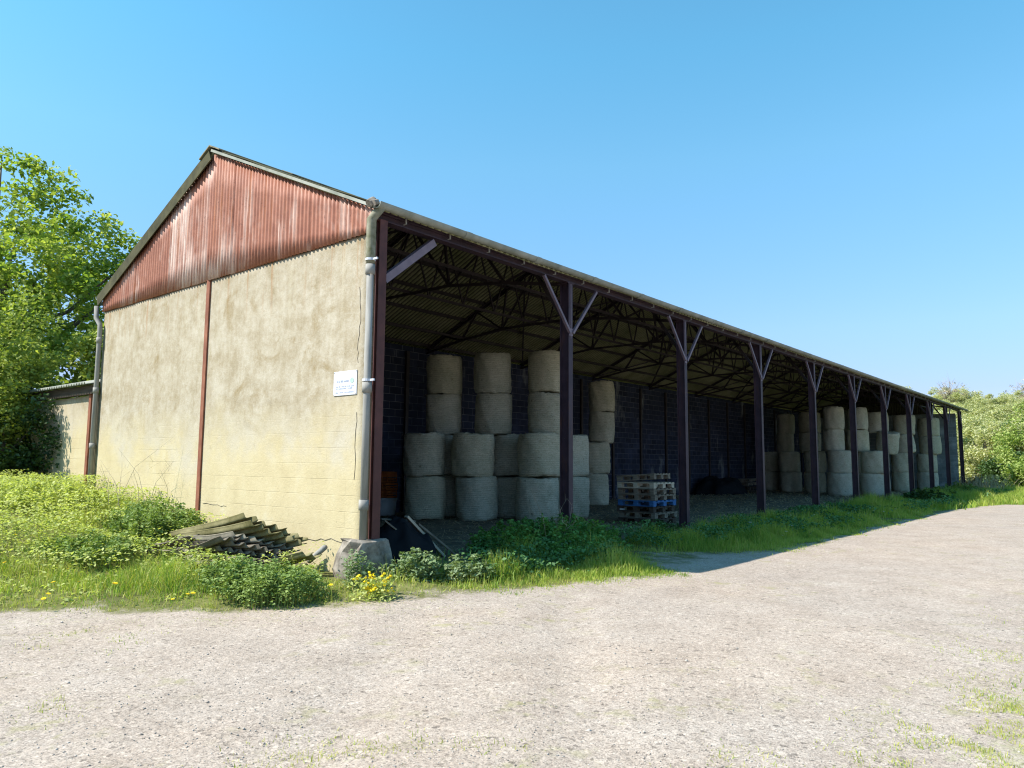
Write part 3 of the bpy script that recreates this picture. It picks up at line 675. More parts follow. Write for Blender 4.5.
def plank(p0,p1,w,t,mat,label,cat='plank'):
    p0=Vector(p0);p1=Vector(p1); c=(p0+p1)/2; mb=MB(); L=(p1-p0).length; mb.box(-L/2,L/2,-w/2,w/2,-t/2,t/2,0,.006)
    o=mb.build('plank',mat,None,bevel=.004); o.location=c; d=(p1-p0).normalized(); o.rotation_euler=d.to_track_quat('X','Z').to_euler(); return tag(o,label,cat)
plank((-.72,1.38,.76),(-.52,2.02,.10),.12,.04,M['woodpale'],'pale broken plank propped on the black plastic sheet')
plank((-.80,1.72,.62),(-.50,2.28,.10),.08,.03,M['wood'],'narrow grey plank leaning behind the pale broken plank')
plank((-.62,.86,.72),(-.50,1.66,.16),.025,.03,M['wood'],'thin batten lying across the black plastic sheet')
plank((-.95,1.05,.72),(-.85,1.68,.66),.08,.03,M['wood'],'short offcut plank lying level on top of the plastic heap')
# orange crates against the rear wall
def crate(loc,rz,label,hh=.2,mat='orange'):
    c=empty('crate',loc,R(rz)); mb=MB()
    mb.box(-.3,.3,-.2,.2,0,.015); c_=mb.build('base',M[mat],c)
    for nm,(a,b,cc,d) in (('side_panel',(-.3,.3,-.2,-.185)),('side_panel',(-.3,.3,.185,.2)),('end_panel',(-.3,-.285,-.185,.185)),('end_panel',(.285,.3,-.185,.185))):
        mb=MB()
        for z0,z1 in ((.016,.05),(.075,.115),(.14,hh)): mb.box(a,b,cc,d,z0,z1)
        if 'side' in nm:
            for x in (-.296,-.1,.1,.28): mb.box(x,x+.02,cc-.004 if cc<0 else cc+.004,d-.004 if cc<0 else d+.004,.012,hh+.002)
        mb.build(nm,M[mat],c)
    return tag(c,label,'crate')
crate((-8.35,7.45,FLOOR+.50),4,'orange plastic crate at the bottom of the pile behind the corner post')
crate((-8.33,7.47,FLOOR+.715),-5,'orange plastic crate in the middle of the pile behind the corner post')
crate((-8.36,7.44,FLOOR+.93),7,'orange plastic crate on top of the pile behind the corner post',.3)
tub=empty('tub',(-8.33,7.45,FLOOR)); tag(tub,'pale tub on the floor carrying the orange crates','tub')
mb=MB(); mb.tube([(0,0,0),(0,0,.02),(0,0,.44)],[.26,.30,.34],20); mb.build('body',M['white'],tub,True); mb=MB(); mb.tube([(0,0,.44),(0,0,.49)],.36,20); mb.build('rim',M['white'],tub)

# ------------------------------------------------------------------ pile of broken roofing sheets
def rsheet(loc,rot,L,Wd,mat,label,sag=.04):
    n=int(Wd/.146*8); yv=np.linspace(-Wd/2,Wd/2,n); xv=np.linspace(-L/2,L/2,14); P=np.zeros((14,n,3)); r=random.random()*6
    jag=[random.uniform(-.05,.05) for _ in range(n//4+2)]
    for i,x in enumerate(xv):
        e=np.array([jag[k//4] for k in range(n)])*(1 if i in (0,13) else 0)
        P[i,:,0]=x+e; P[i,:,1]=yv; P[i,:,2]=.03*np.sin(yv*2*np.pi/.146)-sag*math.sin(math.pi*i/13)+.008*math.sin(x*4+r)
    o=link('roofing_sheet',grid_mesh('roofing_sheet',P,M[mat])); s=o.modifiers.new('thick','SOLIDIFY'); s.thickness=.014
    o.location=loc; o.rotation_euler=tuple(R(a) for a in rot); return tag(o,label,'roofing sheet','broken corrugated sheets piled against the wall')
def sheet3(P0,P1,P2,mat,label,sag=.03):
    """a broken sheet given the two ends of its near edge and the far end of its right-hand (wavy) edge"""
    P0,P1,P2=(np.array(p,float) for p in (P0,P1,P2)); a=P0-P1; e=P2-P1; nrm=np.cross(e,a); nrm/=np.linalg.norm(nrm); nrm*=np.sign(nrm[2])
    wd=np.linalg.norm(e); n=int(wd/.146*10); t=np.linspace(0,1,n); u=np.linspace(0,1,14); r=random.random()*6
    jag=np.repeat([random.uniform(-.05,.05) for _ in range(n//5+2)],5)[:n]
    G=np.zeros((14,n,3))
    for i,k in enumerate(u):
        kk=k+(jag*(.9 if i==0 else 1.6) if i in (0,13) else 0*jag)
        G[i]=P1+a*kk[:,None] if False else P1[None]+np.outer(kk,a)+np.outer(t,e)+np.outer(.028*np.cos(t*wd*2*np.pi/.146)-sag*math.sin(math.pi*k)+.006*math.sin(k*6+r),nrm)
    o=link('roofing_sheet',grid_mesh('roofing_sheet',G,M[mat])); md=o.modifiers.new('thick','SOLIDIFY'); md.thickness=.010
    return tag(o,label,'roofing sheet','broken corrugated sheets piled against the wall')
sheet3((-3.0,-1.2,.54),(-1.55,-.9,.875),(-1.0,-.25,.50),'sheetgreen','mossy olive corrugated sheet tilted on top of the pile')
for P0,P1,P2,mt,lb in [((-2.95,-1.2,.50),(-1.42,-.92,.76),(-.95,-.25,.44),'sheetgreen','olive corrugated sheet directly under the mossy top sheet'),
 ((-2.9,-1.25,.47),(-1.65,-1.05,.60),(-1.05,-.3,.36),'sheet','whitish corrugated sheet third from the top of the pile'),
 ((-2.95,-1.28,.40),(-1.5,-1.08,.50),(-.95,-.3,.28),'sheetdark','mottled dark corrugated sheet midway up the pile'),
 ((-3.0,-1.3,.33),(-1.75,-1.15,.40),(-1.0,-.3,.22),'sheet','pale corrugated sheet below the mottled dark one'),
 ((-2.85,-1.35,.27),(-1.45,-1.2,.31),(-.85,-.35,.17),'sheetdark','dark corrugated sheet low in the pile'),
 ((-2.95,-1.4,.21),(-1.6,-1.25,.22),(-.8,-.4,.13),'sheet','grey broken corrugated sheet second from the ground'),
 ((-2.9,-1.4,.14),(-1.3,-1.25,.13),(-.7,-.4,.08),'sheetdark','dirty corrugated sheet at the very bottom of the pile')]: sheet3(P0,P1,P2,mt,lb)
random.seed(19)
for i,lb in enumerate(['splintered sheet scrap at the left foot of the pile','pale sheet scrap on edge at the front of the pile','dark sheet scrap wedged in the middle of the pile','brownish sheet scrap sticking out at the left of the pile','narrow sheet scrap lying in the weeds before the pile','mossy sheet scrap at the right foot of the pile']):
    x,y,z=[(-2.75,-1.45,.30),(-2.2,-1.42,.26),(-1.9,-1.3,.46),(-2.85,-1.36,.40),(-2.1,-1.5,.16),(-1.0,-.75,.26)][i]
    L_=random.uniform(.5,.95); a_=random.uniform(-.35,.35); u_=random.uniform(-.08,.14)
    sheet3((x-L_/2*math.cos(a_),y-L_/2*math.sin(a_),z-u_),(x+L_/2*math.cos(a_),y+L_/2*math.sin(a_),z+u_),(x+L_/2*math.cos(a_)+.08,y+L_/2*math.sin(a_)+.26,z+u_+random.uniform(-.08,.05)),['sheet','sheet','sheetdark','sheetdark','sheet','sheetgreen'][i],lb,.01)
# broken pipe and stones by the footing
mb=MB(); mb.tube([(0,0,0),(.36,0,.22)],.038,10); o=mb.build('broken_pipe',M['galv'],None,True); o.location=(-.85,-.3,.22); tag(o,'short broken grey pipe leaning on the concrete footing','pipe')

# ------------------------------------------------------------------ foliage
def leaves(P,size,rng,up=.5,asp=.62,fold=.25):
    """diamond leaves of 2 triangles each at points P"""
    n=len(P); nrm=rng.normal(size=(n,3)); nrm[:,2]=np.abs(nrm[:,2])+up; nrm/=np.linalg.norm(nrm,axis=1,keepdims=True)
    t=rng.normal(size=(n,3)); t-=nrm*(t*nrm).sum(1,keepdims=True); t/=np.linalg.norm(t,axis=1,keepdims=True); b=np.cross(nrm,t)
    s=(np.asarray(size)*rng.uniform(.65,1.35,n))[:,None]
    v=np.stack([P-t*s*.5,P+b*s*.5*asp+nrm*s*fold*.4,P+t*s*.5,P-b*s*.5*asp+nrm*s*fold*.4],1).reshape(-1,3)
    i=np.arange(n)[:,None]*4; f=np.concatenate([i+np.array([0,1,2]),i+np.array([0,2,3])],1).reshape(-1,3)
    return v,f
def crown_points(clusters,rad,per,rng,flat=.75):
    out=[]
    for c,r in zip(clusters,rad):
        p=rng.normal(size=(per,3)); p/=np.linalg.norm(p,axis=1,keepdims=True); p*= (rng.random(per)**.45)[:,None]*r; p[:,2]*=flat; out.append(p+c)
    return np.concatenate(out)
def blob_clusters(n,rx,ry,rz,cz,rng,lump=.25,inner=.35):
    d=rng.normal(size=(n,3)); d/=np.linalg.norm(d,axis=1,keepdims=True)
    ph=rng.random(4)*6.28; az=np.arctan2(d[:,1],d[:,0])
    k=1+lump*np.sin(3*az+ph[0]+2*d[:,2])+lump*.6*np.sin(5*az+ph[1]-3*d[:,2])
    rr=(inner+(1-inner)*rng.random(n)**.5)*k
    c=d*rr[:,None]*np.array([rx,ry,rz]); c[:,2]+=cz; return c
def trunk_mesh(h,r,clusters,rng,nl=9,z0=-.3):
    mb=MB(); lean=rng.normal(size=2)*.06
    pts=[(lean[0]*t*h,lean[1]*t*h,z0+t*(h-z0)) for t in np.linspace(0,1,7)]; mb.tube(pts,[r*(1.25-.95*t) for t in np.linspace(0,1,7)],9)
    idx=rng.choice(len(clusters),min(nl,len(clusters)),False)
    for i in idx:
        c=clusters[i]; t=min(.9,max(.25,(c[2]*.55)/h)); a=Vector((lean[0]*t*h,lean[1]*t*h,t*h)); e=Vector(c); m_=(a+e)/2+Vector((0,0,-.12*(e-a).length))
        rr=r*(1.1-.9*t)*.6; mb.tube([a,m_,e],[rr,rr*.6,rr*.18],6)
    return mb
def make_tree(name,loc,h,r,cl,cr,per,size,lm,label,cat,seed,group=None,nl=9,trunk=True,flat=.75,up=.5):
    rng=np.random.default_rng(seed); t=empty(name,loc)
    P=crown_points(cl,cr,per,rng,flat); v,f=leaves(P,np.full(len(P),size),rng,up)
    link('crown',npmesh('crown',v,f,M[lm],3),t)
    trunk_mesh(h,r,cl,rng,nl).build('trunk',M['bark'],t,True)
    return tag(t,label,cat,group)
# sycamore on the left
rng=np.random.default_rng(5)
tx,ty=-21.0,1.3; tz=float(gz(tx,ty))
cl=blob_clusters(300,4.6,3.9,4.7,6.1,rng,.06,.25); cl=np.vstack([cl,[(.8,2.9,8.6),(.9,3.5,8.9),(1.0,3.9,8.5),(1.0,4.2,8.0),(.9,3.3,7.9),(1.0,4.0,7.3),(1,3.4,7.0),(.6,1.8,10.1),(.5,1.2,10.6),(.3,.4,10.9),(0,-.4,11.0),(.9,4.0,6.2),(.9,3.6,5.4),(.8,3.4,4.4)]])
make_tree('sycamore_tree',(tx,ty,tz),9.5,.32,cl,rng.uniform(.42,.75,len(cl)),125,.18,'maple','tall sunlit sycamore tree rising above the left end of the barn','tree',21,nl=40)
# dark ivy-clad shrub tree behind the lean-to
cl=blob_clusters(90,2.4,2.4,2.2,3.2,rng,.2,.3); make_tree('ivy_clad_tree',(-16.8,3.6,.8),4.5,.2,cl,rng.uniform(.45,.75,len(cl)),150,.15,'haw','green ivy-clad tree behind the lean-to shed roof','tree',22)
# hawthorn in front of the lean-to
cl=blob_clusters(115,1.55,1.5,2.3,2.2,rng,.14,.3); make_tree('hawthorn_bush',(-13.3,-1.0,.75),3.4,.1,cl,rng.uniform(.3,.55,len(cl)),200,.10,'haw','pale green hawthorn bush half covering the lean-to shed wall','bush',23)
cl=blob_clusters(60,1.3,1.3,1.2,1.1,rng,.2,.3); make_tree('ivy_bush',(-12.7,-.75,.75),1.7,.08,cl,rng.uniform(.3,.5,len(cl)),170,.10,'ivy','dark low bush below the hawthorn, against the shed wall','bush',24)
cl=blob_clusters(60,1.3,1.2,1.3,1.2,rng,.15,.3); make_tree('ivy_bush',(-14.9,.1,.8),1.9,.08,cl,rng.uniform(.35,.5,len(cl)),170,.11,'ivy','dark ivy bush under the hawthorn at the left picture edge','bush',27)
# hedge trees right of the barn's far end
for i,(x,y,rx,rz,cz,sd,lb,lm) in enumerate([(4.4,57,3.4,3.1,2.9,31,'broad leafy hedge tree nearest the far end of the barn','hedge'),(8.6,54,3.4,3.0,3.0,32,'leafy hedge tree at the right edge of the picture','hedge'),(1.4,60,2.0,1.3,1.2,33,'low dark bush tucked behind the dry reeds','ivy'),(12,60,4.2,4.2,4,34,'tall hedge tree behind the gravel yard far right','hedge'),(6.8,64,3.8,3.9,4.2,35,'rounded hedge tree behind the two leafy ones','hedge'),(3.6,51.5,1.7,1.1,1.0,36,'low bright bush at the foot of the hedge trees','hedge'),(6.6,50.5,1.9,1.2,1.1,37,'second low bush at the hedge foot, beside the picture edge','hedge')]):
    cl=blob_clusters(80,rx,rx,rz,cz,rng,.22,.3); make_tree('hedge_tree',(x,y,float(gz(x,y))),cz+.8,.15,cl,rng.uniform(.6,1.0,len(cl)),260,.17,lm,lb,'bush' if i in (2,5,6) else 'tree',sd)
# wood on the hill: individual trees from five crowns
protos=[]
for s in range(5):
    rg=np.random.default_rng(60+s); rr=rg.uniform(2.6,3.4); cl=blob_clusters(46,rr,rr,rr*.95,rr*1.1,rg,.22,.3)
    P=crown_points(cl,rg.uniform(.55,1.0,len(cl)),330,rg); v,f=leaves(P,np.full(len(P),.18),rg,.9)
    protos.append((npmesh('crown',v,f,M['hillleaf'],3),trunk_mesh(rr*1.5,.16,cl,rg,6)))
ptrunk=[None]*5
LB=['pale spring-leaved tree among the wooded slope beyond the barn','yellow-green round tree among the wooded slope beyond the barn','loose mid-green tree among the wooded slope beyond the barn','small dense tree among the wooded slope beyond the barn','bright bushy tree among the wooded slope beyond the barn']
GH='trees covering the slope beyond the barn'
roots=[]; cnt=0
for row in range(17):
    y=70+row*7.2
    for j in range(26):
        ang=R(-13.5+j*.8+RNG.uniform(-.4,.4)); d=y+6.6+RNG.uniform(-3,3); x=8+d*math.tan(ang); yy=-6.6+d
        if cnt>=299: break
        if d*.8*math.pi/180<2.2 and (j+row)%2 : continue
        s=int(RNG.integers(5)); 
        if len(roots)<=s or True:
            if ptrunk[s] is None:
                r0=empty('hill_tree'); link('crown',protos[s][0],r0); protos[s][1].build('trunk',M['bark'],r0,True); ptrunk[s]=r0; o=r0
            else: o=copy_tree(ptrunk[s])
        k=float(RNG.uniform(.7,1.05)); o.location=(x,yy,float(gz(x,yy))-.4); o.rotation_euler=(0,0,float(RNG.uniform(0,6.28))); o.scale=(k*1.05,k*1.05,k*float(RNG.uniform(.8,1.1)))
        tag(o,LB[s],'tree',GH); cnt+=1
# bare grey trees on the skyline
for i,(ang,d,lb) in enumerate([(-9.0,158,'bare greyish tree on the skyline left of centre of the wooded slope'),(-4.6,150,'bare greyish tree standing tallest on the skyline near the right edge')]):
    x=8+d*math.tan(R(ang)); yy=-6.6+d; rg=np.random.default_rng(90+i); t=empty('bare_tree',(x,yy,float(gz(x,yy))+.3)); mb=MB(); mb.tube([(0,0,-.5),(.1,0,3.5),(0,.2,6)],[.2,.14,.06],6)
    for _ in range(70):
        a=rg.random()*6.28; z0=rg.uniform(1.8,5.5); L=rg.uniform(1.2,3); e=(L*math.cos(a)*.9,L*math.sin(a)*.9,z0+L*rg.uniform(.5,1)); mb.tube([(0,0,z0),(e[0]*.5,e[1]*.5,z0+(e[2]-z0)*.4),e],[.06,.035,.012],4)
        for __ in range(4):
            q=Vector(e)*.8+Vector((0,0,z0*.2)); mb.tube([q,q+Vector(rg.normal(size=3))*.8+Vector((0,0,.4))],[.02,.008],3)
    mb.build('branches',M['twig'],t); cl=rg.normal(size=(25,3))*np.array([1.6,1.6,1.0])+np.array([0,0,5.5]); P=crown_points(cl,np.full(25,.5),12,rg); v,f=leaves(P,np.full(len(P),.25),rg); link('foliage',npmesh('foliage',v,f,M['reed'],3),t); tag(t,lb,'tree')

# grass blades
def blades(x,y,h,w,rng,lean=.35,zoff=0):
    n=len(x); z=gz(x,y)-.015+zoff; a=rng.random(n)*6.28; l=rng.random(n)*lean*h*1.3; dx,dy=np.cos(a),np.sin(a); b=rng.random(n)*6.28; wx,wy=np.cos(b)*w/2,np.sin(b)*w/2
    p=lambda s,k,zz:np.stack([x+dx*l*k+wx*s,y+dy*l*k+wy*s,z+zz],1)
    v=np.stack([p(-1,0,0*h),p(1,0,0*h),p(.75,.3,h*.55),p(-.75,.3,h*.55),p(0,1,h*(1-.25*l/(h+1e-6)))],1).reshape(-1,3)
    i=np.arange(n)[:,None]*5
    return v,np.concatenate([i+np.array([0,1,2]),i+np.array([0,2,3]),i+np.array([3,2,4])],1).reshape(-1,3)
def barnmask(x,y): return (x>-9.3)&(x<-.05)&(y>-.06)
def scatter(n,x0,x1,y0,y1,seed,dens):
    r=np.random.default_rng(seed); x=r.uniform(x0,x1,n); y=r.uniform(y0,y1,n); k=r.random(n)<dens(x,y); k&=~barnmask(x,y); k&=~((x>-.75)&(x<.36)&(y>-.4)&(y<.5)); k&=~((x>-3.1)&(x<-.95)&(y>-1.15)); return x[k],y[k],r
VS=[];FS=[];NV=0
def addm(v,f):
    global NV
    VS.append(v); FS.append(f+NV); NV+=len(v)
edge=lambda x,y: ss((sdist(x,y)+.2+1.1*(fbm(x*1.3,y*1.3)-.5)+.5*(fbm(x*4,y*4)-.5))/.6)
x,y,r=scatter(230000,-16,3,-8,4.6,1,lambda x,y:edge(x,y)*(.35+.65*(fbm(x*.9+4,y*.9)>.40)))
h=(.04+.30*ss(sdist(x,y)/1.1)*np.clip(fbm(x*1.7,y*1.7)*1.9-.5,.08,1.2))*r.uniform(.4,1.45,len(x)); addm(*blades(x,y,h,r.uniform(.005,.012,len(x)),r,.95))
x,y,r=scatter(120000,-.4,4,.4,12,2,lambda x,y:edge(x,y)*(.15+.85*(fbm(x*1.1+4,y*1.1)>.44)))
h=(.05+.38*ss(sdist(x,y)/.9)*np.clip(fbm(x*1.5,y*1.5)*1.9-.5,.08,1.2))*r.uniform(.4,1.4,len(x)); addm(*blades(x,y,h,r.uniform(.006,.013,len(x)),r,.5))
x,y,r=scatter(170000,-.4,5,12,48,3,lambda x,y:edge(x,y)*(.12+.88*(fbm(x*.9+4,y*.7)>.45)))
h=(.05+.46*ss(sdist(x,y)/1.0)*np.clip(fbm(x*1.2,y*.8)*2.0-.55,.06,1.2))*r.uniform(.4,1.4,len(x)); addm(*blades(x,y,h,r.uniform(.012,.024,len(x)),r,.5))
x,y,r=scatter(60000,2,22,25,66,4,lambda x,y:edge(x,y))
h=r.uniform(.12,.35,len(x)); addm(*blades(x,y,h,r.uniform(.03,.06,len(x)),r,.5))
gi=len(FS)
x,y,r=scatter(260000,-14,4.5,-8.5,9,5,lambda x,y:np.clip(1-np.abs(sdist(x,y)-.2)/1.15,0,1)**1.3*(.12+.88*(fbm(x*2.2,y*2.2)>.45)))
h=(.025+.09*ss((sdist(x,y)+.3)/1.0))*r.uniform(.5,1.4,len(x)); addm(*blades(x,y,h,r.uniform(.004,.009,len(x)),r,.8))
for a_,b_,rr_,sd_ in PATCH:
    x,y,r=scatter(int(80000*rr_*rr_*sd_),a_-1.3*rr_,a_+1.3*rr_,b_-1.3*rr_,b_+1.3*rr_,int(a_*100)%97,lambda x,y:np.exp(-((x-a_)**2+(y-b_)**2)/(rr_*rr_*.45))*(fbm(x*4.5,y*4.5)>.47))
    h=r.uniform(.012,.05,len(x))*(.4+1.2*fbm(x*6,y*6)); addm(*blades(x,y,h,r.uniform(.004,.007,len(x)),r,1.1))
tag(link('grass',npmesh('grass',np.concatenate(VS),np.concatenate(FS),[M['grass'],M['drygrass']],3,midx=np.concatenate([((np.arange(len(f_))//3%10<(3 if i_==0 else 1)).astype(int)) if i_<gi else (np.arange(len(f_))//3%3>0).astype(int) for i_,f_ in enumerate(FS)]))),kind='stuff')
# broad-leaved ground cover on the bank (nettles, goosegrass)
x,y,r=scatter(95000,-16,.6,-7.5,-.08,6,lambda x,y:np.maximum(ss((sdist(x,y)-.9)/1.2)*np.clip((fbm(x*.8,y*.8)-.30)*3.2,0,1),.35*ss(sdist(x,y)/.6)*(fbm(x*2.6,y*2.6)>.52)))
hh=.03+(.12+.42*fbm(x*1.1+2,y*1.1))*ss((sdist(x,y)-.5)/1.4); P=np.stack([x,y,gz(x,y)+hh*r.random(len(x))**.28],1); v,f=leaves(P,np.full(len(P),.05),r,2.0)
tag(link('ground_cover',npmesh('ground_cover',v,f,M['weed'],3)),kind='stuff')
VS=[];FS=[];NV=0
for (y0,y1,n_,sz_,sd_) in ((1.0,12,26000,.06,61),(12,26,16000,.09,62),(26,47,12000,.13,63)):
    x,y,r=scatter(n_,-.3,2.9,y0,y1,sd_,lambda x,y:ss((sdist(x,y)-.25)/.8)*np.clip((fbm(x*.9+8,y*.55)-.46)*6,0,1))
    hh=(.18+.5*np.clip(fbm(x*1.1+2,y*.9)-.25,0,1)); P=np.stack([x,y,gz(x,y)+hh*r.random(len(x))**.5],1); v,f=leaves(P,np.full(len(P),sz_),r,.8); addm(v,f)
tag(link('verge_weeds',npmesh('verge_weeds',np.concatenate(VS),np.concatenate(FS),M['vergeweed'],3)),kind='stuff')
# single weed clumps
def clump(loc,rx,ry,h,n,size,lm,label,seed,cat='weed',name='weed_clump'):
    r=np.random.default_rng(seed); t=empty(name,loc); k=max(10,int(n/45)); a=r.random(k)*6.28; q=r.random(k)**.5
    sx=rx*q*np.cos(a); sy=ry*q*np.sin(a); sh=h*(1-.45*q**2)*r.uniform(.75,1.12,k)
    mb=MB(); P=[]
    for i in range(k):
        ln=r.normal(size=2)*.06; mb.tube([(sx[i],sy[i],-.1),(sx[i]+ln[0]*.4,sy[i]+ln[1]*.4,sh[i]*.5),(sx[i]+ln[0],sy[i]+ln[1],sh[i])],[.006,.005,.002],4,False)
        m_=int(n/k); tt=r.random(m_)**.6; an=r.random(m_)*6.28; rd=.03+.10*(1.15-tt)*r.random(m_)*1.3
        P.append(np.stack([sx[i]+ln[0]*tt+rd*np.cos(an),sy[i]+ln[1]*tt+rd*np.sin(an),sh[i]*tt],1))
    P=np.concatenate(P); v,f=leaves(P,np.full(len(P),size),r,1.5); link('leaf_mass',npmesh('leaf_mass',v,f,M[lm],3),t); mb.build('stems',M['bramble'],t); return tag(t,label,cat)
def cz(x,y): return (x,y,float(gz(x,y)))
clump(cz(.28,-1.6),.6,.5,.42,5200,.042,'bramble','bushy nettle clump in front of the sheet pile',1,'nettles','nettle_clump')
clump(cz(-.25,-1.75),.5,.45,.42,2600,.045,'bramble','lower nettle clump left of the bushy one',2,'nettles','nettle_clump')
clump(cz(.62,-.62),.18,.18,.46,700,.05,'comfrey','tall pale weed standing before the concrete footing',3)
clump(cz(-.15,-.95),.25,.2,.28,900,.05,'weed','straggly weed between the nettles and the concrete footing',4)
clump(cz(.62,.35),.35,.3,.44,1500,.065,'comfrey','grey-green broad-leaved weed right of the concrete footing',5)
clump(cz(.95,.95),.32,.3,.34,1200,.065,'comfrey','second grey-green weed beside the sunlit grass',6)
clump(cz(-4.6,-.75),1.05,.6,.55,5200,.055,'bramble','dark bramble mound against the cream wall left of the sheet pile',7,'bramble','bramble_bush')
clump(cz(-4.0,-1.2),.6,.5,.55,2800,.055,'bramble','bramble growing beside the left end of the sheet pile',8,'bramble','bramble_bush')
clump(cz(-3.3,-2.2),.8,.55,.38,3000,.055,'bramble','low bramble patch in front of the larger brambles',9,'bramble','bramble_bush')
clump(cz(-7.2,-1.6),1.4,.8,.52,4200,.06,'weed','leafy weed mass high on the bank by the left wall end',10)
clump(cz(-9.6,-2.2),1.5,.9,.5,4000,.06,'weed','leafy weed mass at the left edge of the bank',11)
clump(cz(.05,4.0),1.0,1.7,.72,9000,.075,'nettle','tall shaded nettle clump at the foot of the first inner post',12,'nettles','nettle_clump')
clump(cz(1.0,3.7),.7,.9,.45,3600,.065,'nettle','lower shaded nettle clump outside the first inner post',13,'nettles','nettle_clump')
clump(cz(-.5,9.3),.5,.7,.42,1800,.07,'ivy','dark weed clump in front of the pallet stack',14)
clump(cz(-.2,13.6),.6,.7,.35,1500,.08,'ivy','dark weed clump left of the third inner post',15)
clump(cz(.9,31),.9,1.3,.6,2200,.11,'ivy','dark weed clump near the far posts',16)
clump(cz(.5,36),.8,1.6,.6,2200,.11,'bramble','shaded weed clump before the last hay stacks',17)
clump(cz(.4,43),.9,1.8,.7,2500,.11,'bramble','shaded weed clump at the foot of the last posts',18)
# dry reeds at the far end, bare stalks near the first post
def stalks(name,loc,n,h,spread,label,cat,seed,mat,w=.008,flop=.35):
    r=np.random.default_rng(seed); mb=MB()
    for i in range(n):
        a,b=r.normal(size=2)*spread; L=h*r.uniform(.5,1.1); d=r.normal(size=2)*flop*L
        mb.tube([(a,b,-.05),(a+d[0]*.35,b+d[1]*.35,L*.6),(a+d[0],b+d[1],L)],[w,w*.7,w*.3],4,False)
        if n<30:
            for _ in range(4): q=r.uniform(.5,.95); c=Vector((a+d[0]*q,b+d[1]*q,L*q)); mb.tube([c,c+Vector((r.normal()*.1,r.normal()*.1,.14))],[w*.4,w*.2],3,False)
    o=mb.build(name,mat); o.location=loc; return tag(o,label,cat)
stalks('dry_reeds',cz(1.2,47.2),170,1.1,.7,'pale dry reed clump at the far end of the barn front','reeds',41,M['reed'],.016)
stalks('dead_stalks',cz(.35,4.1),14,1.1,.16,'dead bare weed stalks beside the first inner post','stalks',43,M['twig'],.006)
stalks('dead_stalks',cz(-6.1,-.5),9,1.3,.35,'thin dead grass stalks standing against the cream wall','stalks',44,M['twig'],.005)
stalks('dead_stalks',cz(-11.5,-2.3),14,1.0,.5,'dead stems poking out of the bank before the shed','stalks',45,M['twig'],.006)
# dandelions and other small flowers
def flower_mesh(name,hr,sh,mat,disc=8):
    mb=MB(); mb.tube([(0,0,0),(.01,0,sh)],[.003,.002],4,False,1)
    for k in range(12):
        a=k*math.pi/6; c,s=math.cos(a),math.sin(a); w=hr*.3
        mb.add([(.01,0,sh),(.01+c*hr*.6-s*w,s*hr*.6+c*w,sh+hr*.25),(.01+c*hr,s*hr,sh+hr*.15),(.01+c*hr*.6+s*w,s*hr*.6-c*w,sh+hr*.25)],[(0,1,2,3)],0)
    mb.add([(.01+hr*.45*math.cos(k*1.05),hr*.45*math.sin(k*1.05),sh+hr*.3) for k in range(6)],[tuple(range(6))],0)
    o=mb.build(name,[mat,M['weed']]); return o
dl=flower_mesh('dandelion',.026,.17,M['yellow']); spots=[(-1.0,-3.5),(-1.15,-3.35),(-.85,-3.55),(-1.3,-3.1),(-.6,-3.0),(.08,-2.62),(.2,-2.5),(.13,-2.55),(.9,1.76),(1.0,1.9),(1.1,1.7),(1.23,3.6),(1.35,3.3),(1.5,2.8),(1.45,2.4),(1.7,3.1),(1.2,2.3),(.8,1.2),(1.9,3.4),(1.55,3.5),(.7,-1.6),(.9,-1.2),(-3,-3.3),(-4.2,-2.9),(-2.4,-2.8)]
for i,(a,b) in enumerate(spots):
    o=dl if i==0 else dl.copy()
    if i: COL.objects.link(o)
    o.location=cz(a,b); o.rotation_euler=(random.uniform(-.35,.1),random.uniform(-.3,.3),random.uniform(0,6)); s=random.uniform(.8,1.25); o.scale=(s,s,s*random.uniform(.8,1.4)); tag(o,'yellow dandelion flower standing in the sunlit grass verge','flower','dandelions in the sunlit verge')
ds=flower_mesh('daisy',.03,.2,M['petal'])
for i in range(26):
    o=ds if i==0 else ds.copy()
    if i: COL.objects.link(o)
    a=random.uniform(.4,2.3); b=random.choice((random.uniform(8,12),random.uniform(11,22))); o.location=cz(a,b); o.rotation_euler=(random.uniform(-.3,.3),random.uniform(-.2,.4),0); s=random.uniform(.8,1.4); o.scale=(s,s,s); tag(o,'small white flower in the shaded grass along the barn front','flower','white flowers in the shaded grass')
# yellow ragwort by the footing
rw=empty('ragwort',cz(1.12,-.78)); r=np.random.default_rng(77); mb=MB(); fl=MB()
for i in range(24):
    a,b=r.normal(size=2)*.10; L=r.uniform(.08,.27); mb.tube([(a*.3,b*.3,-.02),(a,b,L)],[.004,.002],4,False)
    for _ in range(3):
        q=(a+r.normal()*.02,b+r.normal()*.02,L+r.normal()*.015); fl.tube([q,(q[0]+r.normal()*.006,q[1]+r.normal()*.006,q[2]+.012)],[.014,.018],7)
tag(fl.build('flower_heads',M['yellow'],rw),kind='stuff'); mb.build('stems',M['weed'],rw); v,f=leaves(np.stack([r.normal(size=500)*.12,r.normal(size=500)*.12,r.uniform(0,.25,500)],1),np.full(500,.045),r); link('leaf_mass',npmesh('leaf_mass',v,f,M['weed'],3),rw)
tag(rw,'clump of bright yellow flowers just below the concrete footing','flowers')

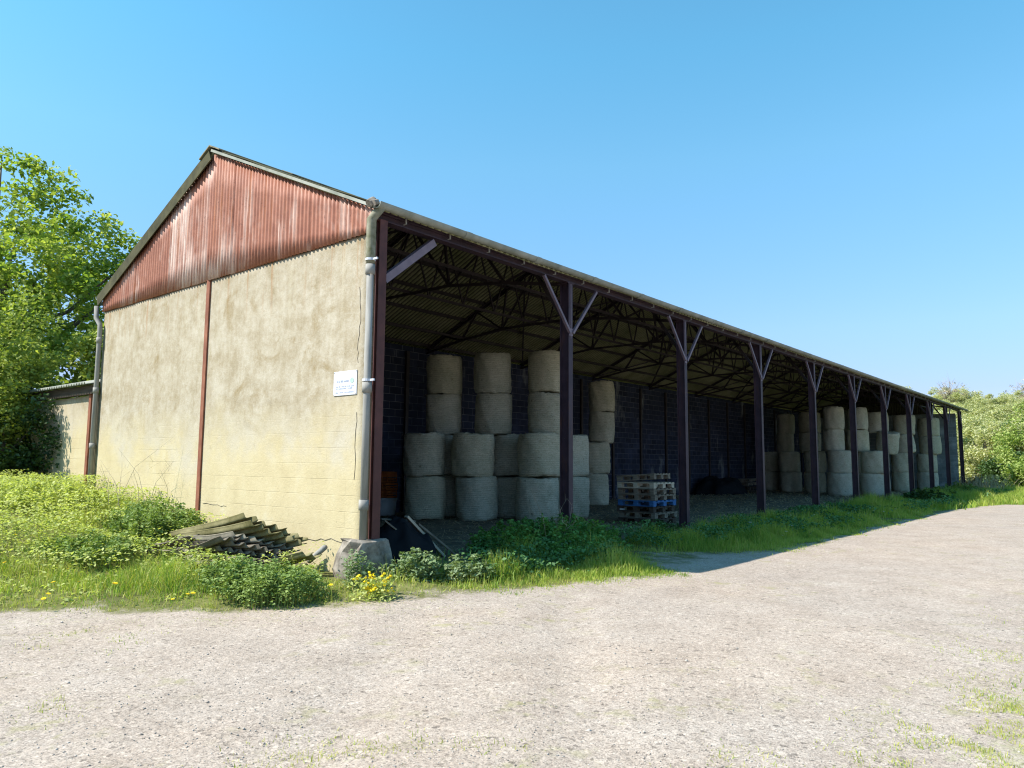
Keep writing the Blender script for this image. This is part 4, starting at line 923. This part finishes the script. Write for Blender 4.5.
# loose straw on the barn floor, pebbles on the yard
r=np.random.default_rng(8); n=26000; x=r.uniform(-8.8,.1,n); y=.4+46*r.random(n)**1.4; z=FLOOR+.03-.09*ss((x+.6)/.7)+r.uniform(-.02,.03,n); a=r.random(n)*6.28; L=r.uniform(.04,.14,n)*(1+y*.02); w=.004+.0003*y
d=np.stack([np.cos(a),np.sin(a),r.normal(size=n)*.18],1)*L[:,None]; s=np.stack([-np.sin(a)*w,np.cos(a)*w,0*a],1); p=np.stack([x,y,z],1)
v=np.stack([p-s,p+s,p+d+s,p+d-s],1).reshape(-1,3); i=np.arange(n)[:,None]*4
tag(link('loose_hay',npmesh('loose_hay',v,i+np.array([0,1,2,3]),M['straw'],4)),kind='stuff')
n=24000; r=np.random.default_rng(9); ang=R(-40)+r.uniform(-R(42),R(42),n); dd=3.6+17*r.random(n)**1.7; x=8.04+dd*np.sin(ang); y=-6.57+dd*np.cos(ang); k=(sdist(x,y)<.1)&(~barnmask(x,y))&((fbm(x*1.1+3,y*1.1)>.42)|(r.random(n)<.35)); x=x[k];y=y[k]; n=len(x)
sz=np.where(r.random(n)<.004,r.uniform(.010,.017,n),.0025+.007*r.random(n)**2.5)*(1+.012*np.hypot(x-8,y+6.6)); z=gz(x,y)+sz*.2
oct_=np.array([(1,0,0),(0,1,0),(-1,0,0),(0,-1,0),(.1,.1,.65),(0,0,-.6)]); ff=np.array([(0,1,4),(1,2,4),(2,3,4),(3,0,4),(1,0,5),(2,1,5),(3,2,5),(0,3,5)])
v=oct_[None]*sz[:,None,None]*r.uniform(.6,1.3,(n,6,3))*r.uniform(.7,1.3,(n,1,3)); a=r.random(n)*6.28; ca,sa=np.cos(a)[:,None],np.sin(a)[:,None]
v=np.stack([v[:,:,0]*ca-v[:,:,1]*sa+x[:,None],v[:,:,0]*sa+v[:,:,1]*ca+y[:,None],v[:,:,2]+z[:,None]],-1).reshape(-1,3); f=(np.arange(n)[:,None,None]*6+ff[None]).reshape(-1,3)
tag(link('gravel',npmesh('gravel',v,f,M['stone'],3)),kind='stuff')

# ------------------------------------------------------------------ light, sky, camera
SUN=Vector((-2.6,-4.05,5.1)).normalized(); el=math.asin(SUN.z); az=math.atan2(SUN.x,SUN.y)
w=bpy.data.worlds.new('World'); sc.world=w; w.use_nodes=True; nt=w.node_tree; bg=nt.nodes['Background']
sky=nt.nodes.new('ShaderNodeTexSky'); sky.sky_type='NISHITA'; sky.sun_disc=False; sky.sun_elevation=el; sky.sun_rotation=az; sky.altitude=0; sky.air_density=1.0; sky.dust_density=.4; sky.ozone_density=1.0
mx=nt.nodes.new('ShaderNodeMix'); mx.data_type='RGBA'; mx.blend_type='MULTIPLY'; mx.inputs[0].default_value=1
tc=nt.nodes.new('ShaderNodeTexCoord'); sp=nt.nodes.new('ShaderNodeSeparateXYZ'); cr=nt.nodes.new('ShaderNodeValToRGB'); nt.links.new(tc.outputs['Generated'],sp.inputs[0]); nt.links.new(sp.outputs[2],cr.inputs[0])
e=cr.color_ramp.elements
for _ in range(4): e.new(.5)
e=sorted(e,key=lambda q:q.position)
for el_,(p_,c_) in zip(e,[(0,(.52,.50,.66,1)),(.09,(.50,.53,.72,1)),(.17,(.61,.73,.90,1)),(.38,(.68,1.10,1.09,1)),(.5,(.60,1.20,1.19,1)),(1,(.58,1.2,1.2,1))]): el_.position=p_; el_.color=c_
nt.links.new(sky.outputs[0],mx.inputs[6]); nt.links.new(cr.outputs[0],mx.inputs[7]); nt.links.new(mx.outputs[2],bg.inputs[0]); bg.inputs[1].default_value=.13
L=bpy.data.lights.new('sun','SUN'); L.energy=4.9; L.angle=R(.5); L.color=(1,.925,.84); lo=bpy.data.objects.new('sun',L); COL.objects.link(lo); lo.rotation_euler=(-SUN).to_track_quat('-Z','Y').to_euler(); lo.location=(-20,-30,40)
cam=bpy.data.cameras.new('camera'); co=bpy.data.objects.new('camera',cam); COL.objects.link(co); sc.camera=co
cam.sensor_width=36; cam.lens=738.42/1024*36; cam.clip_end=5000; cam.clip_start=.05
yaw,pit,rol=-.6948,.1066,.0073
fw=Vector((math.sin(yaw)*math.cos(pit),math.cos(yaw)*math.cos(pit),math.sin(pit))); rt=Vector((math.cos(yaw),-math.sin(yaw),0)); up=rt.cross(fw)
r2=rt*math.cos(rol)+up*math.sin(rol); u2=-rt*math.sin(rol)+up*math.cos(rol)
mw=Matrix((r2,u2,-fw)).transposed().to_4x4(); mw.translation=Vector((8.0419,-6.5739,1.6)); co.matrix_world=mw
vs_=sc.view_settings; vs_.view_transform='Standard'; vs_.look='None'; vs_.exposure=.85; vs_.gamma=1; vs_.use_curve_mapping=False
sc.render.resolution_x=1024; sc.render.resolution_y=768
sc.cycles.pixel_filter_type='BLACKMAN_HARRIS'; sc.cycles.filter_width=1.15; sc.cycles.max_bounces=8; sc.cycles.diffuse_bounces=4; sc.cycles.transparent_max_bounces=8
